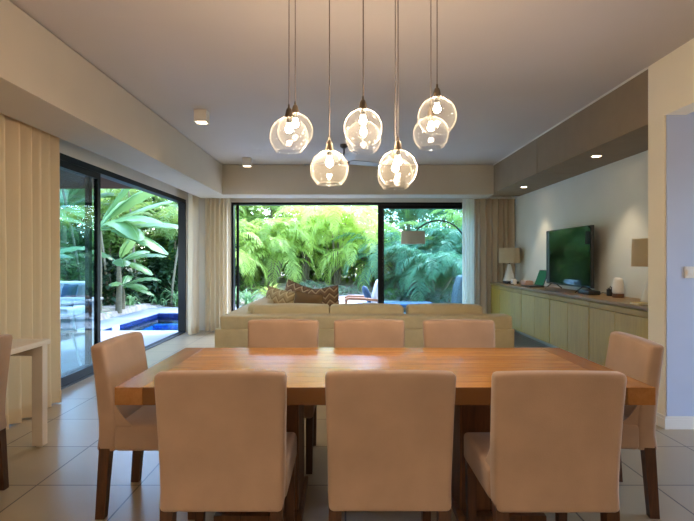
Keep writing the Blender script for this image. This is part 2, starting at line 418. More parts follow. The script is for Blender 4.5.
# cream wall stub beside the sideboard, lintel over the hallway opening
struct('wall_stub_right', B(2.5, 4.64, 3.90, 4.11, 0, CEIL), 'cream', 'pale wall across the hallway with cream end face beside the sideboard', 'wall')
struct('wall_hall_daylight_skin', B(2.512, 4.5, 3.888, 3.90, 0, CEIL), 'hall_daylight_blue', 'hallway wall with the light switch, cool daylight put into its colour', 'wall')  # thin skin over the stub, carries the bluish light as colour
struct('wall_lintel_right', B(2.5, 2.66, -3.7, 3.90, 2.44, CEIL), 'cream', 'cream wall over the hallway opening on the right', 'wall')
struct('wall_front', B(-2.84, 4.64, -3.7, -3.56, 0, CEIL), 'wall', 'kitchen wall behind the camera', 'wall')
hw = MB().box(4.5, 4.64, -3.56, 2.0, 0, CEIL).box(4.5, 4.64, 3.5, 3.9, 0, CEIL).box(4.5, 4.64, 2.0, 3.5, 2.2, CEIL)
struct('wall_hall', hw, 'hall', 'outer wall of the hallway with a glazed door', 'wall')
# baseboard of the hallway wall, returning along the cream end face
bb = MB()
bb.box(2.488, 4.5, 3.874, 3.888, 0, .075).box(2.491, 4.5, 3.878, 3.888, .075, .088).box(2.494, 4.5, 3.882, 3.888, .088, .098)
bb.box(2.488, 2.50, 3.888, 4.11, 0, .075).box(2.494, 2.50, 3.888, 4.11, .075, .098)
struct('baseboard_right', bb, 'white', 'white moulded baseboard along the hallway wall', 'baseboard', smooth=False)
# bulkheads; a thin shadow gap below the ceiling
TOP = CEIL-.012
tb = R(-2.53, -2.03, -3.56, 8.85, 2.395, TOP, r=.003)
struct('trim_1', tb, 'bulk', 'long cream bulkhead along the left side of the ceiling', 'bulkhead', smooth=False)
struct('trim_2', R(-2.03, 2.5, 8.35, 8.85, 2.395, TOP, r=.003), 'bulk', 'cream bulkhead over the garden doors at the far end', 'bulkhead', smooth=False)
s3 = R(2.5, 3.1, 4.11, 6.475, 2.43, TOP, r=.003); s3.rbox(2.5, 3.1, 6.487, 8.85, 2.43, TOP, r=.003)
struct('trim_3', s3, 'soffit', 'taupe soffit over the sideboard and television', 'bulkhead', smooth=False)
struct('trim_4', MB().box(2.492, 2.5, 4.11, 8.35, TOP-.006, CEIL), 'white', 'thin white shadow trim on top of the taupe soffit', 'trim', smooth=False)
# filler blocks that close the shadow gap at the back of each bulkhead
struct('trim_5', MB().box(-2.5, -2.06, -3.56, 8.82, TOP, CEIL).box(-2.06, 3.1, 8.4, 8.82, TOP, CEIL).box(2.53, 3.1, 4.11, 8.4, TOP, CEIL), 'bulk', 'ceiling packing behind the bulkhead shadow gaps', 'trim', smooth=False)
# roof with overhang, and the boarded patio roof on the left
struct('roof', B(-3.1, 5.9, -4.2, 10.25, CEIL+.08, CEIL+.3), 'roof', 'flat roof slab of the house', 'roof')
pr = R(-8.2, -2.99, .6, 8.4, 2.5, 2.66, r=.004)
struct('patio_roof', pr, 'plank', 'dark boarded ceiling of the patio outside the left doors', 'patio roof', smooth=False)

# ------------------------------------------------------------------ sliding doors
def panel(root, name, axis, a0, a1, c, z0, z1, t=.045, st=.07, top=.07, bot=.09, pane=True):
    """a framed sliding leaf: stiles, rails and one pane"""
    m = MB()
    def bx(p0, p1, q0, q1):
        if axis == 'Y': m.box(c-t/2, c+t/2, p0, p1, q0, q1)
        else: m.box(p0, p1, c-t/2, c+t/2, q0, q1)
    bx(a0, a0+st, z0, z1); bx(a1-st, a1, z0, z1); bx(a0+st, a1-st, z1-top, z1); bx(a0+st, a1-st, z0, z0+bot)
    f = m.build(name, M['black'], root, smooth=False)
    if pane:
        g = MB()
        if axis == 'Y': g.box(c-.004, c+.004, a0+st, a1-st, z0+bot, z1-top)
        else: g.box(a0+st, a1-st, c-.004, c+.004, z0+bot, z1-top)
        g.build('pane', M['pane'], f, smooth=False)
    return f
d1 = thing('door_1', (-2.91, 6, 0), 'black framed sliding doors on the left, open to the pool', 'sliding door', kind='structure')
fr = MB().box(-2.97, -2.845, 3.1, 9.0, 2.32, 2.385).box(-2.97, -2.845, 3.1, 3.16, .02, 2.32).box(-2.97, -2.845, 8.95, 9.0, .02, 2.32)
fr.build('door_frame', M['black'], d1, smooth=False)
MB().box(-2.97, -2.85, 3.1, 9.0, -.02, .018).box(-2.9, -2.892, 3.16, 8.95, .018, .026).box(-2.935, -2.927, 3.16, 8.95, .018, .026).build('floor_track', M['charcoal'], d1, smooth=False)
panel(d1, 'fixed_panel', 'Y', 3.16, 5.86, -2.875, .026, 2.32)
panel(d1, 'sliding_panel', 'Y', 3.3, 5.78, -2.935, .026, 2.32)
d2 = thing('door_2', (0, 9.33, 0), 'wide black framed garden doors at the far end, left half open', 'sliding door', kind='structure')
MB().box(BX0, BX1, 9.27, 9.43, 2.325, 2.37).box(BX0, BX0+.04, 9.27, 9.43, .02, 2.325).box(BX1-.04, BX1, 9.27, 9.43, .02, 2.325).build('door_frame', M['black'], d2, smooth=False)
MB().box(BX0, BX1, 9.26, 9.43, -.02, .018).build('floor_track', M['charcoal'], d2, smooth=False)
panel(d2, 'sliding_panel', 'X', .63, 2.48, 9.31, .02, 2.325, st=.085)
panel(d2, 'sliding_panel', 'X', .68, 2.48, 9.375, .02, 2.325, st=.07)
MB().box(-2.0, -1.955, 9.30, 9.33, .02, 2.325).build('jamb_post', M['black'], d2, smooth=False)
# glazed hallway door that lets in the cool daylight
d3 = thing('door_3', (4.57, 2.75, 0), 'glazed door at the side of the hallway', 'door', kind='structure')
MB().box(4.52, 4.62, 2.0, 3.5, 2.14, 2.2).box(4.52, 4.62, 2.0, 2.06, 0, 2.14).box(4.52, 4.62, 3.44, 3.5, 0, 2.14).box(4.52, 4.62, 2.72, 2.78, 0, 2.14).build('door_frame', M['black'], d3, smooth=False)

# ------------------------------------------------------------------ curtains
def curtain(name, p0, p1, z0, z1, n, amp, mat, label, group=None, seed=1, hem=True, hw=None):
    rnd = random.Random(seed)
    p0 = Vector(p0); p1 = Vector(p1); d = p1-p0; L = d.length; t = d.normalized(); nn = Vector((-t.y, t.x))
    cols = n*10; rows = 12; ph = [rnd.uniform(-1.1, 1.1) for _ in range(n+2)]; am = [rnd.uniform(.5, 1.25) for _ in range(n+2)]
    m = MB(); vs = []; fs = []
    for r in range(rows+1):
        fz = r/rows; z = z0+(z1-z0)*fz
        for c in range(cols+1):
            u = c/cols; w = u*n; i = int(w); fq = w-i
            p = ph[i]*(1-fq)+ph[i+1]*fq; a = am[i]*(1-fq)+am[i+1]*fq
            q = amp*a*(1+.25*(1-fz))*math.sin(2*PI*w+p*(1+.6*math.sin(3*fz+i)))
            s = L*u+.05*L/n*math.sin(4*PI*w+2*p)
            pos = p0+t*s+nn*q
            zz = z + (rnd.uniform(-.004, .004) if r == 0 else 0)
            vs.append((pos.x, pos.y, zz))
    for r in range(rows):
        for c in range(cols):
            a = r*(cols+1)+c; fs.append((a, a+1, a+cols+2, a+cols+1))
    m.add(vs, fs)
    root = thing(name, ((p0.x+p1.x)/2, (p0.y+p1.y)/2, 0), label, 'curtain', group)
    o = m.build('curtain_cloth', M[mat], root, sharp=180)
    if hem:      # stitched bottom hem, a doubled strip of the same cloth
        hv = []; hf = []
        for z in (z0, z0+.11):
            for c in range(cols+1):
                v = Vector(vs[c]); hv.append((v.x+nn.x*.004, v.y+nn.y*.004, z))
        for c in range(cols): hf.append((c, c+1, c+cols+2, c+cols+1))
        MB().add(hv, hf).build('hem', M[mat], root, sharp=180)
    tr = MB(); a, b = p0-t*.03, p1+t*.03
    tr.tube([(a.x, a.y, z1+.02), (b.x, b.y, z1+.02)], .012, 6)
    tr.build('curtain_track', M['white'], root)
    return root
curtain('curtain', (-2.645, 4.60), (-2.645, 1.2), .012, 2.62, 24, .05, 'curtain_near', 'wide cream curtain hanging behind the white desk on the left', seed=3)
curtain('curtain', (-2.64, 8.93), (-2.64, 8.58), .02, 2.62, 5, .05, 'curtain', 'narrow pale curtain stacked at the far end of the pool doors', seed=5)
curtain('curtain', (-2.52, 9.02), (-2.06, 9.02), .02, 2.62, 6, .04, 'curtain', 'cream curtain gathered at the left of the garden doors', seed=6)
curtain('curtain', (2.34, 8.99), (3.07, 8.99), .02, 2.40, 7, .045, 'curtain_dim', 'curtain in a shaded taupe tone gathered in the corner behind the sideboard', seed=8)
curtain('sheer_curtain', (2.12, 8.97), (2.335, 8.97), .02, 2.40, 4, .03, 'sheer', 'thin pale sheer curtain at the right edge of the garden doors', seed=9)

# ------------------------------------------------------------------ dining table
tx0, tx1, ty0, ty1, tz = -1.02, 1.385, 2.22, 3.22, .75
tb = thing('dining_table', ((tx0+tx1)/2, (ty0+ty1)/2, 0), 'long honey oak dining table with thick top, in the middle of the room', 'table')
R(tx0+.125, tx1-.125, ty0, ty1, tz-.08, tz, r=.003).build('tabletop', M['oak'], tb, smooth=False)
R(tx0, tx0+.124, ty0, ty1, tz-.08, tz, r=.003).build('breadboard_end', M['oak_end'], tb, smooth=False)
R(tx1-.124, tx1, ty0, ty1, tz-.08, tz, r=.003).build('breadboard_end', M['oak_end'], tb, smooth=False)
for cx in (-.43, .79):
    R(cx-.2, cx+.2, ty0+.32, ty1-.32, .04, tz-.08, r=.004).build('pedestal', M['oak_leg'], tb, smooth=False)
    R(cx-.22, cx+.22, ty0+.27, ty1-.27, 0, .04, r=.004).build('pedestal_foot', M['oak_leg'], tb, smooth=False)

# ------------------------------------------------------------------ dining chairs
CW, CH = .246, .884
def make_chair():
    root = thing('dining_chair', (0, 0, 0), 'x', 'chair', 'beige upholstered dining chairs')
    def back(x, y, z):
        k = max(0, (z-.47)/.42)
        yy = y-.045*k**1.3-.012*max(0, (.42-z)/.07)*(1 if y < .05 else .2)
        if y > .045: yy -= .022*k            # a little thinner towards the top
        zz = z+(.006*(1-(x/CW)**2) if z > .8 else 0)
        yy += .006*(x/CW)**2*k
        return (x*(.972+.055*max(0, (z-.35)/.53)), yy, zz)
    MB().rbox(-CW, CW, 0, .095, .342, CH, r=.022, n=(6, 0, 8), seg=3, fn=back).build('backrest', M['chair'], root, sharp=80)
    def seat(x, y, z):
        zz = z+(.014*(1-(x/.245)**2)*(1-((y-.29)/.22)**2) if z > .45 else 0)
        return (x, y, zz)
    MB().rbox(-.245, .245, .08, .525, .346, .478, r=.024, n=(5, 5, 2), seg=3, fn=seat).build('seat', M['chair'], root, sharp=80)
    # fabric gussets that run from the back down to the seat at both sides
    for sx in (-1, 1):
        g = MB(); pts = []
        for k in range(7):
            a = k/6; pts.append((sx*.234, .085+.09*a**1.6, .60-.125*a))
        ins = []
        for p in pts: ins.append((sx*.19, p[1]-.004, p[2]-.03))
        base = [(sx*.234, .075, .60-.125*k/6-.03) for k in range(7)]
        vs = pts+ins+base; fs = []
        for k in range(6):
            fs.append((k, k+1, 8+k, 7+k)); fs.append((k, 14+k, 15+k, k+1))
        g.add(vs, fs)
        g.build('side_gusset', M['chair'], root, sharp=80)
    for sx in (-1, 1):
        MB().post((sx*.212, .006, 0), (sx*.214, .034, .37), .042, .05, .046, .054).build('leg', M['leg'], root, smooth=False)
        MB().post((sx*.216, .474, 0), (sx*.218, .472, .37), .038, .046).build('leg', M['leg'], root, smooth=False)
    return root
proto = make_chair()
# (x, y, turn, label): x, y is the middle of the back's rear face
chairs = [
    (-.475, 1.93, 0, 'beige dining chair in the foreground, at the left of the front row'),
    (.179, 1.935, 0, 'beige dining chair in the middle of the front row, seen square from behind'),
    (.826, 1.925, 0, 'beige dining chair in the foreground, at the right of the front row'),
    (-.4305, 3.56, PI, 'beige dining chair on the far side of the table, nearest the pool'),
    (.178, 3.56, PI, 'beige dining chair on the far side of the table, in the middle'),
    (.812, 3.55, PI, 'beige dining chair on the far side of the table, nearest the television'),
    (-1.245, 2.765, -PI/2, 'beige dining chair at the left end of the table'),
    (1.612, 2.77, PI/2-.11, 'beige dining chair at the right end of the table'),
    (-1.955, 2.66, PI/2, 'beige chair pulled up to the white desk, cut off by the left edge'),
]
for i, (x, y, a, lab) in enumerate(chairs):
    o = proto if i == 0 else copy_tree(proto)
    o.location = (x, y, 0); o.rotation_euler = (0, 0, a); o['label'] = lab

# white desk by the curtain
dk = thing('desk', (-2.35, 2.6, 0), 'slim cream white desk beside the left curtain', 'desk')
R(-2.51, -2.10, 1.55, 3.58, .714, .75, r=.003).build('desk_top', M['desk'], dk, smooth=False)
for (x, y) in ((-2.142, 3.52), (-2.46, 3.52), (-2.142, 1.6), (-2.46, 1.6)):
    R(x-.038, x+.038, y-.03, y+.03, .012, .714, r=.003).build('leg', M['desk'], dk, smooth=False)
    MB().lathe([(.02, 0), (.02, .012)], (x, y, 0), 10, True, True).build('foot', M['white'], dk)
R(-2.42, -2.18, 3.5, 3.54, .64, .714, r=.003).build('apron', M['desk'], dk, smooth=False)
# ------------------------------------------------------------------ pendants over the table
def make_pendant(x, y, zc, label):
    r = .1
    root = thing('pendant_light', (x, y, zc), label, 'pendant light', 'clear glass globe pendants over the dining table')
    MB().tube([(x, y, zc+r+.062), (x, y, CEIL-.028)], .0028, 6).build('cord', M['cord'], root)
    MB().lathe([(.0001, .066), (.005, .066), (.006, .048), (.013, .043), (.017, .03), (.021, .008), (.022, -.004), (.0001, -.004)], (x, y, zc+r), 20).build('cap', M['brass'], root)
    MB().lathe([(.0001, 0), (.013, 0), (.013, -.03), (.0001, -.03)], (x, y, zc+r-.003), 14).build('lamp_holder', M['charcoal'], root)
    bp = [(.0001, -.047)]
    for k in range(1, 9):
        a = -PI/2+PI*k/10; bp.append((.019*math.cos(a), -.028+.019*math.sin(a)))
    bp += [(.011, -.008), (.011, .008), (.0001, .008)]
    MB().lathe(bp, (x, y, zc+r-.034), 16).build('bulb', M['bulb'], root)
    prof = []
    for k in range(23):
        a = PI/2-.2-(PI/2-.2+.80)*k/22; prof.append((r*math.cos(a), r*math.sin(a)))
    e = prof[-1]
    prof += [(e[0]+.0035*math.cos(q)-.0035, e[1]+.0035*math.sin(q)-.002) for q in (0, -.8, -1.6, -2.4, -3.2, -4.0, -4.8)]
    g = MB().lathe(prof, (x, y, zc), 48); g.build('glass_globe', M['globe'], root, sharp=180)
    return root
FX = [-.286, -.076, .099, .281, .484]; FZ = [1.957, 1.785, 2.0, 1.788, 2.062]
RX = [-.276, -.082, .11, .29, .492]; RZ = [2.045, 1.822, 2.002, 1.795, 2.027]
FL = ['glass globe pendant at the far left of the cluster, front row', 'low hanging glass globe pendant second from left, front row',
      'glass globe pendant in the middle of the cluster, front row', 'low hanging glass globe pendant second from right, front row',
      'highest glass globe pendant at the far right, front row']
RL = ['glass globe pendant peeking out behind the leftmost one', 'glass globe pendant hidden right behind the low second one from left',
      'glass globe pendant showing just below the middle one, rear row', 'glass globe pendant peeking out low behind the second from right',
      'glass globe pendant hanging just below the far right one, rear row']
for k in range(5):
    make_pendant(FX[k], 2.6, FZ[k], FL[k]); make_pendant(RX[k], 2.83, RZ[k], RL[k])
cp = thing('pendant_canopy', (.1, 2.71, CEIL), 'rectangular ceiling plate that carries the globe pendants', 'ceiling plate')
R(-.38, .58, 2.45, 2.98, CEIL-.03, CEIL, r=.004).build('plate', M['white'], cp, smooth=False)

# ------------------------------------------------------------------ ceiling fittings
def box_light(x, y, label):
    root = thing('ceiling_spotlight', (x, y, CEIL), label, 'ceiling light', 'white box spotlights on the ceiling')
    s = .066
    m = MB().box(x-s, x+s, y-s, y-s+.012, CEIL-.125, CEIL).box(x-s, x+s, y+s-.012, y+s, CEIL-.125, CEIL)
    m.box(x-s, x-s+.012, y-s+.012, y+s-.012, CEIL-.125, CEIL).box(x+s-.012, x+s, y-s+.012, y+s-.012, CEIL-.125, CEIL)
    m.build('housing', M['white'], root, smooth=False)
    MB().lathe([(.0001, 0), (.045, 0), (.05, .02), (.0001, .02)], (x, y, CEIL-.118), 20).build('lamp_face', M['lampface'], root)
box_light(-1.52, 5.34, 'white box spotlight on the ceiling, nearer one by the left bulkhead')
box_light(-1.52, 7.85, 'white box spotlight on the ceiling, farther one by the left bulkhead')
def downlight(x, y, z, label, group, r=.045):
    root = thing('recessed_downlight', (x, y, z), label, 'downlight', group)
    MB().lathe([(r, 0), (r+.014, 0), (r+.016, -.004), (r+.002, -.006), (r-.002, -.002), (r, 0)], (x, y, z), 24).build('trim_ring', M['white'], root)
    MB().lathe([(.0001, -.001), (r-.002, -.001), (r-.002, -.003), (.0001, -.003)], (x, y, z), 20).build('lamp_face', M['lampface'], root)
downlight(2.72, 5.39, 2.43, 'recessed downlight in the taupe soffit, nearer one', 'downlights in the taupe soffit')
downlight(2.77, 7.7, 2.43, 'recessed downlight in the taupe soffit, farther one', 'downlights in the taupe soffit')
KL = [(-1.3, -.4), (.2, -.4), (1.7, -.4), (-1.3, -2.2), (.2, -2.2), (1.7, -2.2)]  # added downlights out of view, warm fill for the chair backs
for k, (x, y) in enumerate(KL):
    downlight(x, y, CEIL, 'recessed ceiling downlight added behind the camera as warm fill', 'added fill downlights behind the camera', .05)

fan = thing('ceiling_fan', (0, 6.9, CEIL), 'small white bladed ceiling fan behind the pendants', 'ceiling fan')
MB().lathe([(.0001, 0), (.055, 0), (.055, -.03), (.03, -.055), (.0001, -.055)], (0, 6.9, CEIL), 20).build('canopy', M['fanmetal'], fan)
MB().tube([(0, 6.9, CEIL-.05), (0, 6.9, CEIL-.20)], .012, 10).build('downrod', M['fanmetal'], fan)
MB().lathe([(.0001, .0), (.03, 0), (.075, -.02), (.085, -.05), (.06, -.09), (.0001, -.1)], (0, 6.9, CEIL-.19), 24).build('motor', M['fanmetal'], fan)
for a in (-78, 28, 155):
    a = math.radians(a); m = MB(); d = Vector((math.cos(a), math.sin(a), 0)); n = Vector((-d.y, d.x, 0)); vs = []
    zt = CEIL-.235
    for k in range(9):
        u = .07+.56*k/8; w = .045+.035*math.sin(PI*min(1, k/6.)) if k < 8 else .03
        for s_, dz in ((-1, .012), (1, -.012)):
            p = Vector((0, 6.9, zt))+d*u+n*w*s_
            vs.append((p.x, p.y, p.z+dz)); vs.append((p.x, p.y, p.z+dz+.008))
    fs = []
    for k in range(8):
        b = k*4; fs += [(b, b+4, b+6, b+2), (b+1, b+3, b+7, b+5), (b, b+1, b+5, b+4), (b+2, b+6, b+7, b+3)]
    fs += [(0, 2, 3, 1), (32, 33, 35, 34)]
    m.add(vs, fs).build('blade', M['fanblade'], fan, smooth=False)

# ------------------------------------------------------------------ sideboard
SX, SZ0, SZ1 = 2.62, .24, .905
YB = [4.325+.512*k for k in range(10)]
yfar = 8.92; YB[9] = yfar
lab = ['olive oak sideboard cabinet nearest the cream wall end', 'olive oak sideboard cabinet second from the cream wall end', 'olive oak sideboard cabinet below the television',
       'olive oak sideboard cabinet below the laptop', 'olive oak sideboard cabinet at the curtain end, below the far lamp']
for u, (a, b) in enumerate(((0, 2), (2, 4), (4, 6), (6, 8), (8, 9))):
    y0, y1 = YB[a]+.004, YB[b]-.004
    if u == 0: y0 = 4.13
    root = thing('sideboard_cabinet', (2.86, (y0+y1)/2, SZ0), lab[u], 'cabinet', 'olive oak sideboard cabinets')
    MB().box(SX+.022, 3.1, y0, y1, SZ0, SZ1-.036).build('carcass', M['olive_rail'], root, smooth=False)
    R(SX+.004, SX+.03, y0, y1, SZ1-.092, SZ1-.042, r=.002).build('top_rail', M['olive_rail'], root, smooth=False)
    for k in range(a, b):
        d0 = (y0 if k == a else YB[k]+.0025)+(.004 if k == a else 0); dd1 = (y1 if k == b-1 else YB[k+1]-.0025)-(.004 if k == b-1 else 0)
        R(SX, SX+.02, d0, dd1, SZ0, SZ1-.1, r=.002).build('cabinet_door', M['olive'], root, smooth=False)
struct_top = R(SX-.012, 3.1, 4.13, yfar, SZ1-.028, SZ1, r=.002).build('worktop', M['walnut'], None, loc=(2.86, 6.5, SZ1), smooth=False)
tag(struct_top, 'long brown oak worktop running over the sideboard cabinets', 'worktop')

# ------------------------------------------------------------------ television and things on the sideboard
tv = thing('television', (2.92, 6.53, SZ1), 'large flat television standing on the sideboard', 'television')
ty_0, ty_1, tz0, tz1 = 5.88, 7.18, .972, 1.722
R(2.905, 2.945, ty_0, ty_1, tz0, tz1, r=.006).build('casing', M['plastic'], tv, smooth=False)
MB().box(2.9, 2.904, ty_0+.012, ty_1-.012, tz0+.022, tz1-.012).build('screen', M['screen'], tv, smooth=False)
for yy in (6.08, 6.98):
    MB().tube([(2.80, yy-.02, SZ1+.008), (2.925, yy, tz0+.03), (3.05, yy+.02, SZ1+.008)], .008, 8).build('foot', M['plastic'], tv)

def table_lamp(x, y, label):
    z = SZ1
    root = thing('table_lamp', (x, y, z), label, 'table lamp', 'white table lamps on the sideboard')
    MB().lathe([(.0001, 0), (.098, 0), (.104, .012), (.1, .05), (.078, .13), (.05, .22), (.032, .29), (.026, .325), (.0001, .325)], (x, y, z), 32).build('lamp_base', M['ceramic'], root)
    MB().lathe([(.008, 0), (.008, .14)], (x, y, z+.32), 10, True, True).build('stem', M['brass'], root)
    MB().lathe([(.176, .345), (.18, .345), (.172, .605), (.168, .605), (.176, .345)], (x, y, z), 40).build('lamp_shade', M['shade'], root)
table_lamp(2.87, 8.68, 'white teardrop table lamp beside the curtain corner')
table_lamp(2.905, 4.70, 'white teardrop table lamp half hidden by the cream wall end')

b_ = thing('cable_box', (2.84, 8.45, SZ1), 'flat black box at the foot of the far lamp', 'set-top box')
R(2.72, 2.92, 8.33, 8.57, SZ1, SZ1+.042, r=.006).build('casing', M['plastic'], b_)
MB().tube([(2.75, 8.34, SZ1+.012), (2.7, 8.2, SZ1+.005), (2.73, 8.05, SZ1+.005)], .005, 6).build('cable', M['plastic'], b_)
b_ = thing('router', (2.78, 8.2, SZ1), 'small white box between black box and laptop', 'router')
R(2.745, 2.815, 8.14, 8.24, SZ1, SZ1+.09, r=.014, seg=3).build('casing', M['wplastic'], b_)
MB().box(2.7445, 2.7455, 8.17, 8.21, SZ1+.03, SZ1+.04).build('port', M['plastic'], b_, smooth=False)
b_ = thing('tissue_box', (2.92, 8.0, SZ1), 'low pale pink box behind the white box', 'box')
R(2.86, 2.98, 7.88, 8.12, SZ1, SZ1+.07, r=.006).build('carton', M['pink'], b_)
MB().box(2.9, 2.94, 7.95, 8.05, SZ1+.068, SZ1+.072).build('opening', M['white'], b_, smooth=False)
lp = thing('laptop', (2.8, 7.42, SZ1), 'open laptop with green screen glow put in for a reflection beside the television', 'laptop')
R(2.70, 2.92, 7.28, 7.62, SZ1, SZ1+.018, r=.004).build('keyboard_base', M['plastic'], lp)
sc = MB().rbox(-.006, .006, -.17, .17, 0, .25, r=.004); 
ang = math.radians(20)
def tilt(mb, off):
    o = MB(); o.f = mb.f
    o.v = [(off[0]+v[0]*math.cos(ang)+v[2]*math.sin(ang), off[1]+v[1], off[2]-v[0]*math.sin(ang)+v[2]*math.cos(ang)) for v in mb.v]
    return o
lid = tilt(sc, (2.9, 7.45, SZ1+.015)).build('lid', M['plastic'], lp)
tilt(B(-.0078, -.0065, -.158, .158, .015, .24), (2.9, 7.45, SZ1+.015)).build('screen', M['laptopglow'], lid, smooth=False)
b_ = thing('set_top_box', (2.85, 5.86, SZ1), 'black box with rounded top in front of the television foot', 'set-top box')
R(2.80, 2.94, 5.72, 6.0, SZ1, SZ1+.05, r=.014, seg=3).build('casing', M['plastic'], b_)
MB().tube([(2.9, 5.73, SZ1+.02), (2.95, 5.70, SZ1+.03), (3.03, 5.74, SZ1+.02), (3.08, 5.78, SZ1+.1)], .005, 6).build('cable', M['plastic'], b_)
b_ = thing('pen_pot', (3.0, 5.68, SZ1), 'small black pot against the wall beside the white speaker', 'pot')
MB().lathe([(.0001, 0), (.042, 0), (.045, .01), (.045, .075), (.04, .075), (.04, .012), (.0001, .012)], (3.0, 5.62, SZ1), 20).build('pot', M['plastic'], b_)
for k, (dx, dy, h) in enumerate(((.01, .01, .1), (-.015, .005, .092), (.0, -.018, .105))):
    MB().tube([(3.0+dx, 5.62+dy, SZ1+.014), (3.0+dx*1.8, 5.62+dy*1.8, SZ1+h)], .006, 8).build('pen', M['charcoal'], b_)
b_ = thing('smart_speaker', (2.95, 5.38, SZ1), 'white rounded speaker with wooden foot on the sideboard', 'speaker')
MB().lathe([(.0001, 0), (.056, 0), (.058, .004), (.058, .042), (.0001, .042)], (2.95, 5.38, SZ1), 28).build('wooden_foot', M['basewood'], b_)
def sp(x, y, z): return (x, y, z)
prof = [(.0001, .046), (.052, .046), (.059, .06), (.0585, .1), (.053, .15), (.046, .19), (.04, .205), (.025, .211), (.0001, .213)]
m = MB().lathe(prof, (0, 0, 0), 28)
m.v = [(2.95+v[0], 5.38+v[1], SZ1+v[2]+(.18*v[1]*max(0, (v[2]-.15)/.06) if v[2] > .15 else 0)) for v in m.v]
m.build('speaker_body', M['wplastic'], b_)
b_ = thing('notebook', (2.69, 4.53, SZ1), 'small cream notebook on the sideboard by the wall end', 'notebook')
R(2.635, 2.755, 4.47, 4.62, SZ1, SZ1+.004, r=.001).build('cover', M['book'], b_, smooth=False)
MB().box(2.64, 2.752, 4.473, 4.617, SZ1+.004, SZ1+.016).build('pages', M['pages'], b_, smooth=False)
R(2.635, 2.755, 4.47, 4.62, SZ1+.016, SZ1+.02, r=.001).build('cover', M['book'], b_, smooth=False)

sw = thing('light_switch', (2.72, 3.888, 1.21), 'white light switch plate on the hallway wall', 'light switch')
R(2.645, 2.775, 3.876, 3.888, 1.172, 1.262, r=.003).build('plate', M['white'], sw)
for k in range(2):
    R(2.658+.054*k, 2.706+.054*k, 3.872, 3.877, 1.195, 1.24, r=.002).build('rocker', M['white'], sw)

# ------------------------------------------------------------------ sofa
sf = thing('sofa', (.2, 5.4, 0), 'large olive beige corner sofa with its back to the table', 'sofa')
S_ = M['sofa']
MB().rbox(-1.27, 1.668, 4.88, 5.80, .07, .42, r=.02, n=(6, 2, 1)).build('base', S_, sf, sharp=70)
MB().rbox(-1.265, .05, 5.80, 7.75, .07, .42, r=.02, n=(2, 4, 1)).build('chaise_base', S_, sf, sharp=70)
MB().rbox(-1.265, 1.665, 4.87, 5.13, .40, .635, r=.018, n=(6, 1, 1)).build('lower_back', S_, sf, sharp=70)
MB().rbox(-1.215, 1.65, 4.89, 5.13, .63, .762, r=.02, n=(8, 1, 1), seg=3).build('back_rail', S_, sf, sharp=70)
MB().rbox(-1.265, -1.01, 5.13, 7.45, .40, .635, r=.018, n=(1, 5, 1)).build('lower_back', S_, sf, sharp=70)
MB().rbox(-1.215, -.99, 5.13, 7.4, .63, .762, r=.025, n=(1, 6, 1), seg=3).build('back_rail', S_, sf, sharp=70)
MB().rbox(1.42, 1.66, 5.13, 5.80, .40, .61, r=.025, n=(1, 3, 1), seg=3).build('arm', S_, sf, sharp=70)
def cush(x0, x1, y0, y1, z0, z1, name):
    cx, cy, cz = (x0+x1)/2, (y0+y1)/2, (z0+z1)/2
    def fn(x, y, z):
        u, w, t = (x-cx)/((x1-x0)/2), (y-cy)/((y1-y0)/2), (z-cz)/((z1-z0)/2)
        return (x+.01*u*(1-t*t), y+.02*w*(1-u*u)*(1-t*t), z+.016*t*(1-u*u)*(1-w*w))
    return MB().rbox(x0, x1, y0, y1, z0, z1, r=.03, n=(6, 6, 4), seg=3, fn=fn).build(name, S_, sf, sharp=90)
for a, b in ((-.93, -.155), (-.14, .61), (.66, 1.42)):
    cush(a, b, 5.12, 5.32, .46, .842, 'back_cushion')
for a, b in ((-1.0, -.21), (-.20, .60), (.61, 1.41)): cush(a, b, 5.2, 5.84, .40, .5, 'seat_cushion')
cush(-1.0, .04, 5.86, 7.78, .40, .5, 'chaise_cushion')
for a, b in ((5.35, 6.25), (6.27, 7.15)): cush(-1.03, -.83, a, b, .46, .835, 'back_cushion')
for x, y in ((-1.2, 4.95), (1.6, 4.95), (1.6, 5.72), (-1.2, 7.68), (-.02, 7.68)):
    MB().post((x, y, 0), (x, y, .075), .04, .05).build('leg', M['leg'], sf, smooth=False)

def pillow(x, y, z, w, h, t, rz, tiltx, roll, mat, label):
    m = MB(); n = 14; vs = []; fs = []
    for side in (1, -1):
        for i in range(n+1):
            for j in range(n+1):
                u, v = -1+2*i/n, -1+2*j/n
                e = (1-u**4)*(1-v**4)
                pin = 1-.07*(1-abs(u))*abs(v)**3*1.0; pin2 = 1-.07*(1-abs(v))*abs(u)**3
                vs.append((u*w/2*pin2, side*t/2*max(e, 0)**.45, v*h/2*pin))
    q = (n+1)*(n+1)
    for i in range(n):
        for j in range(n):
            a = i*(n+1)+j; fs.append((a, a+n+1, a+n+2, a+1)); fs.append((q+a, q+a+1, q+a+n+2, q+a+n+1))
    m.add(vs, fs)
    o = m.build('throw_pillow', M[mat], None, sharp=180)
    o.location = (x, y, z); o.rotation_euler = (tiltx, roll, rz)
    tag(o, label, 'pillow', 'throw pillows on the corner sofa')
    # welt round the seam
    pts = [(vs[i*(n+1)+j][0]*1.005, 0, vs[i*(n+1)+j][2]*1.005) for i, j in [(i, 0) for i in range(n)]+[(n, j) for j in range(n)]+[(n-i, n) for i in range(n)]+[(0, n-j) for j in range(n+1)]]
    MB().tube(pts, .006, 6).build('welt', M[mat], o)
    return o
pillow(-.78, 5.95, .735, .46, .46, .15, -.7, -.1, .12, 'chevlight', 'pale beige chevron throw pillow at the left end of the sofa')
pillow(-.46, 6.2, .69, .40, .42, .15, -.5, -.1, .1, 'brownp', 'plain brown throw pillow in front of the zigzag ones')
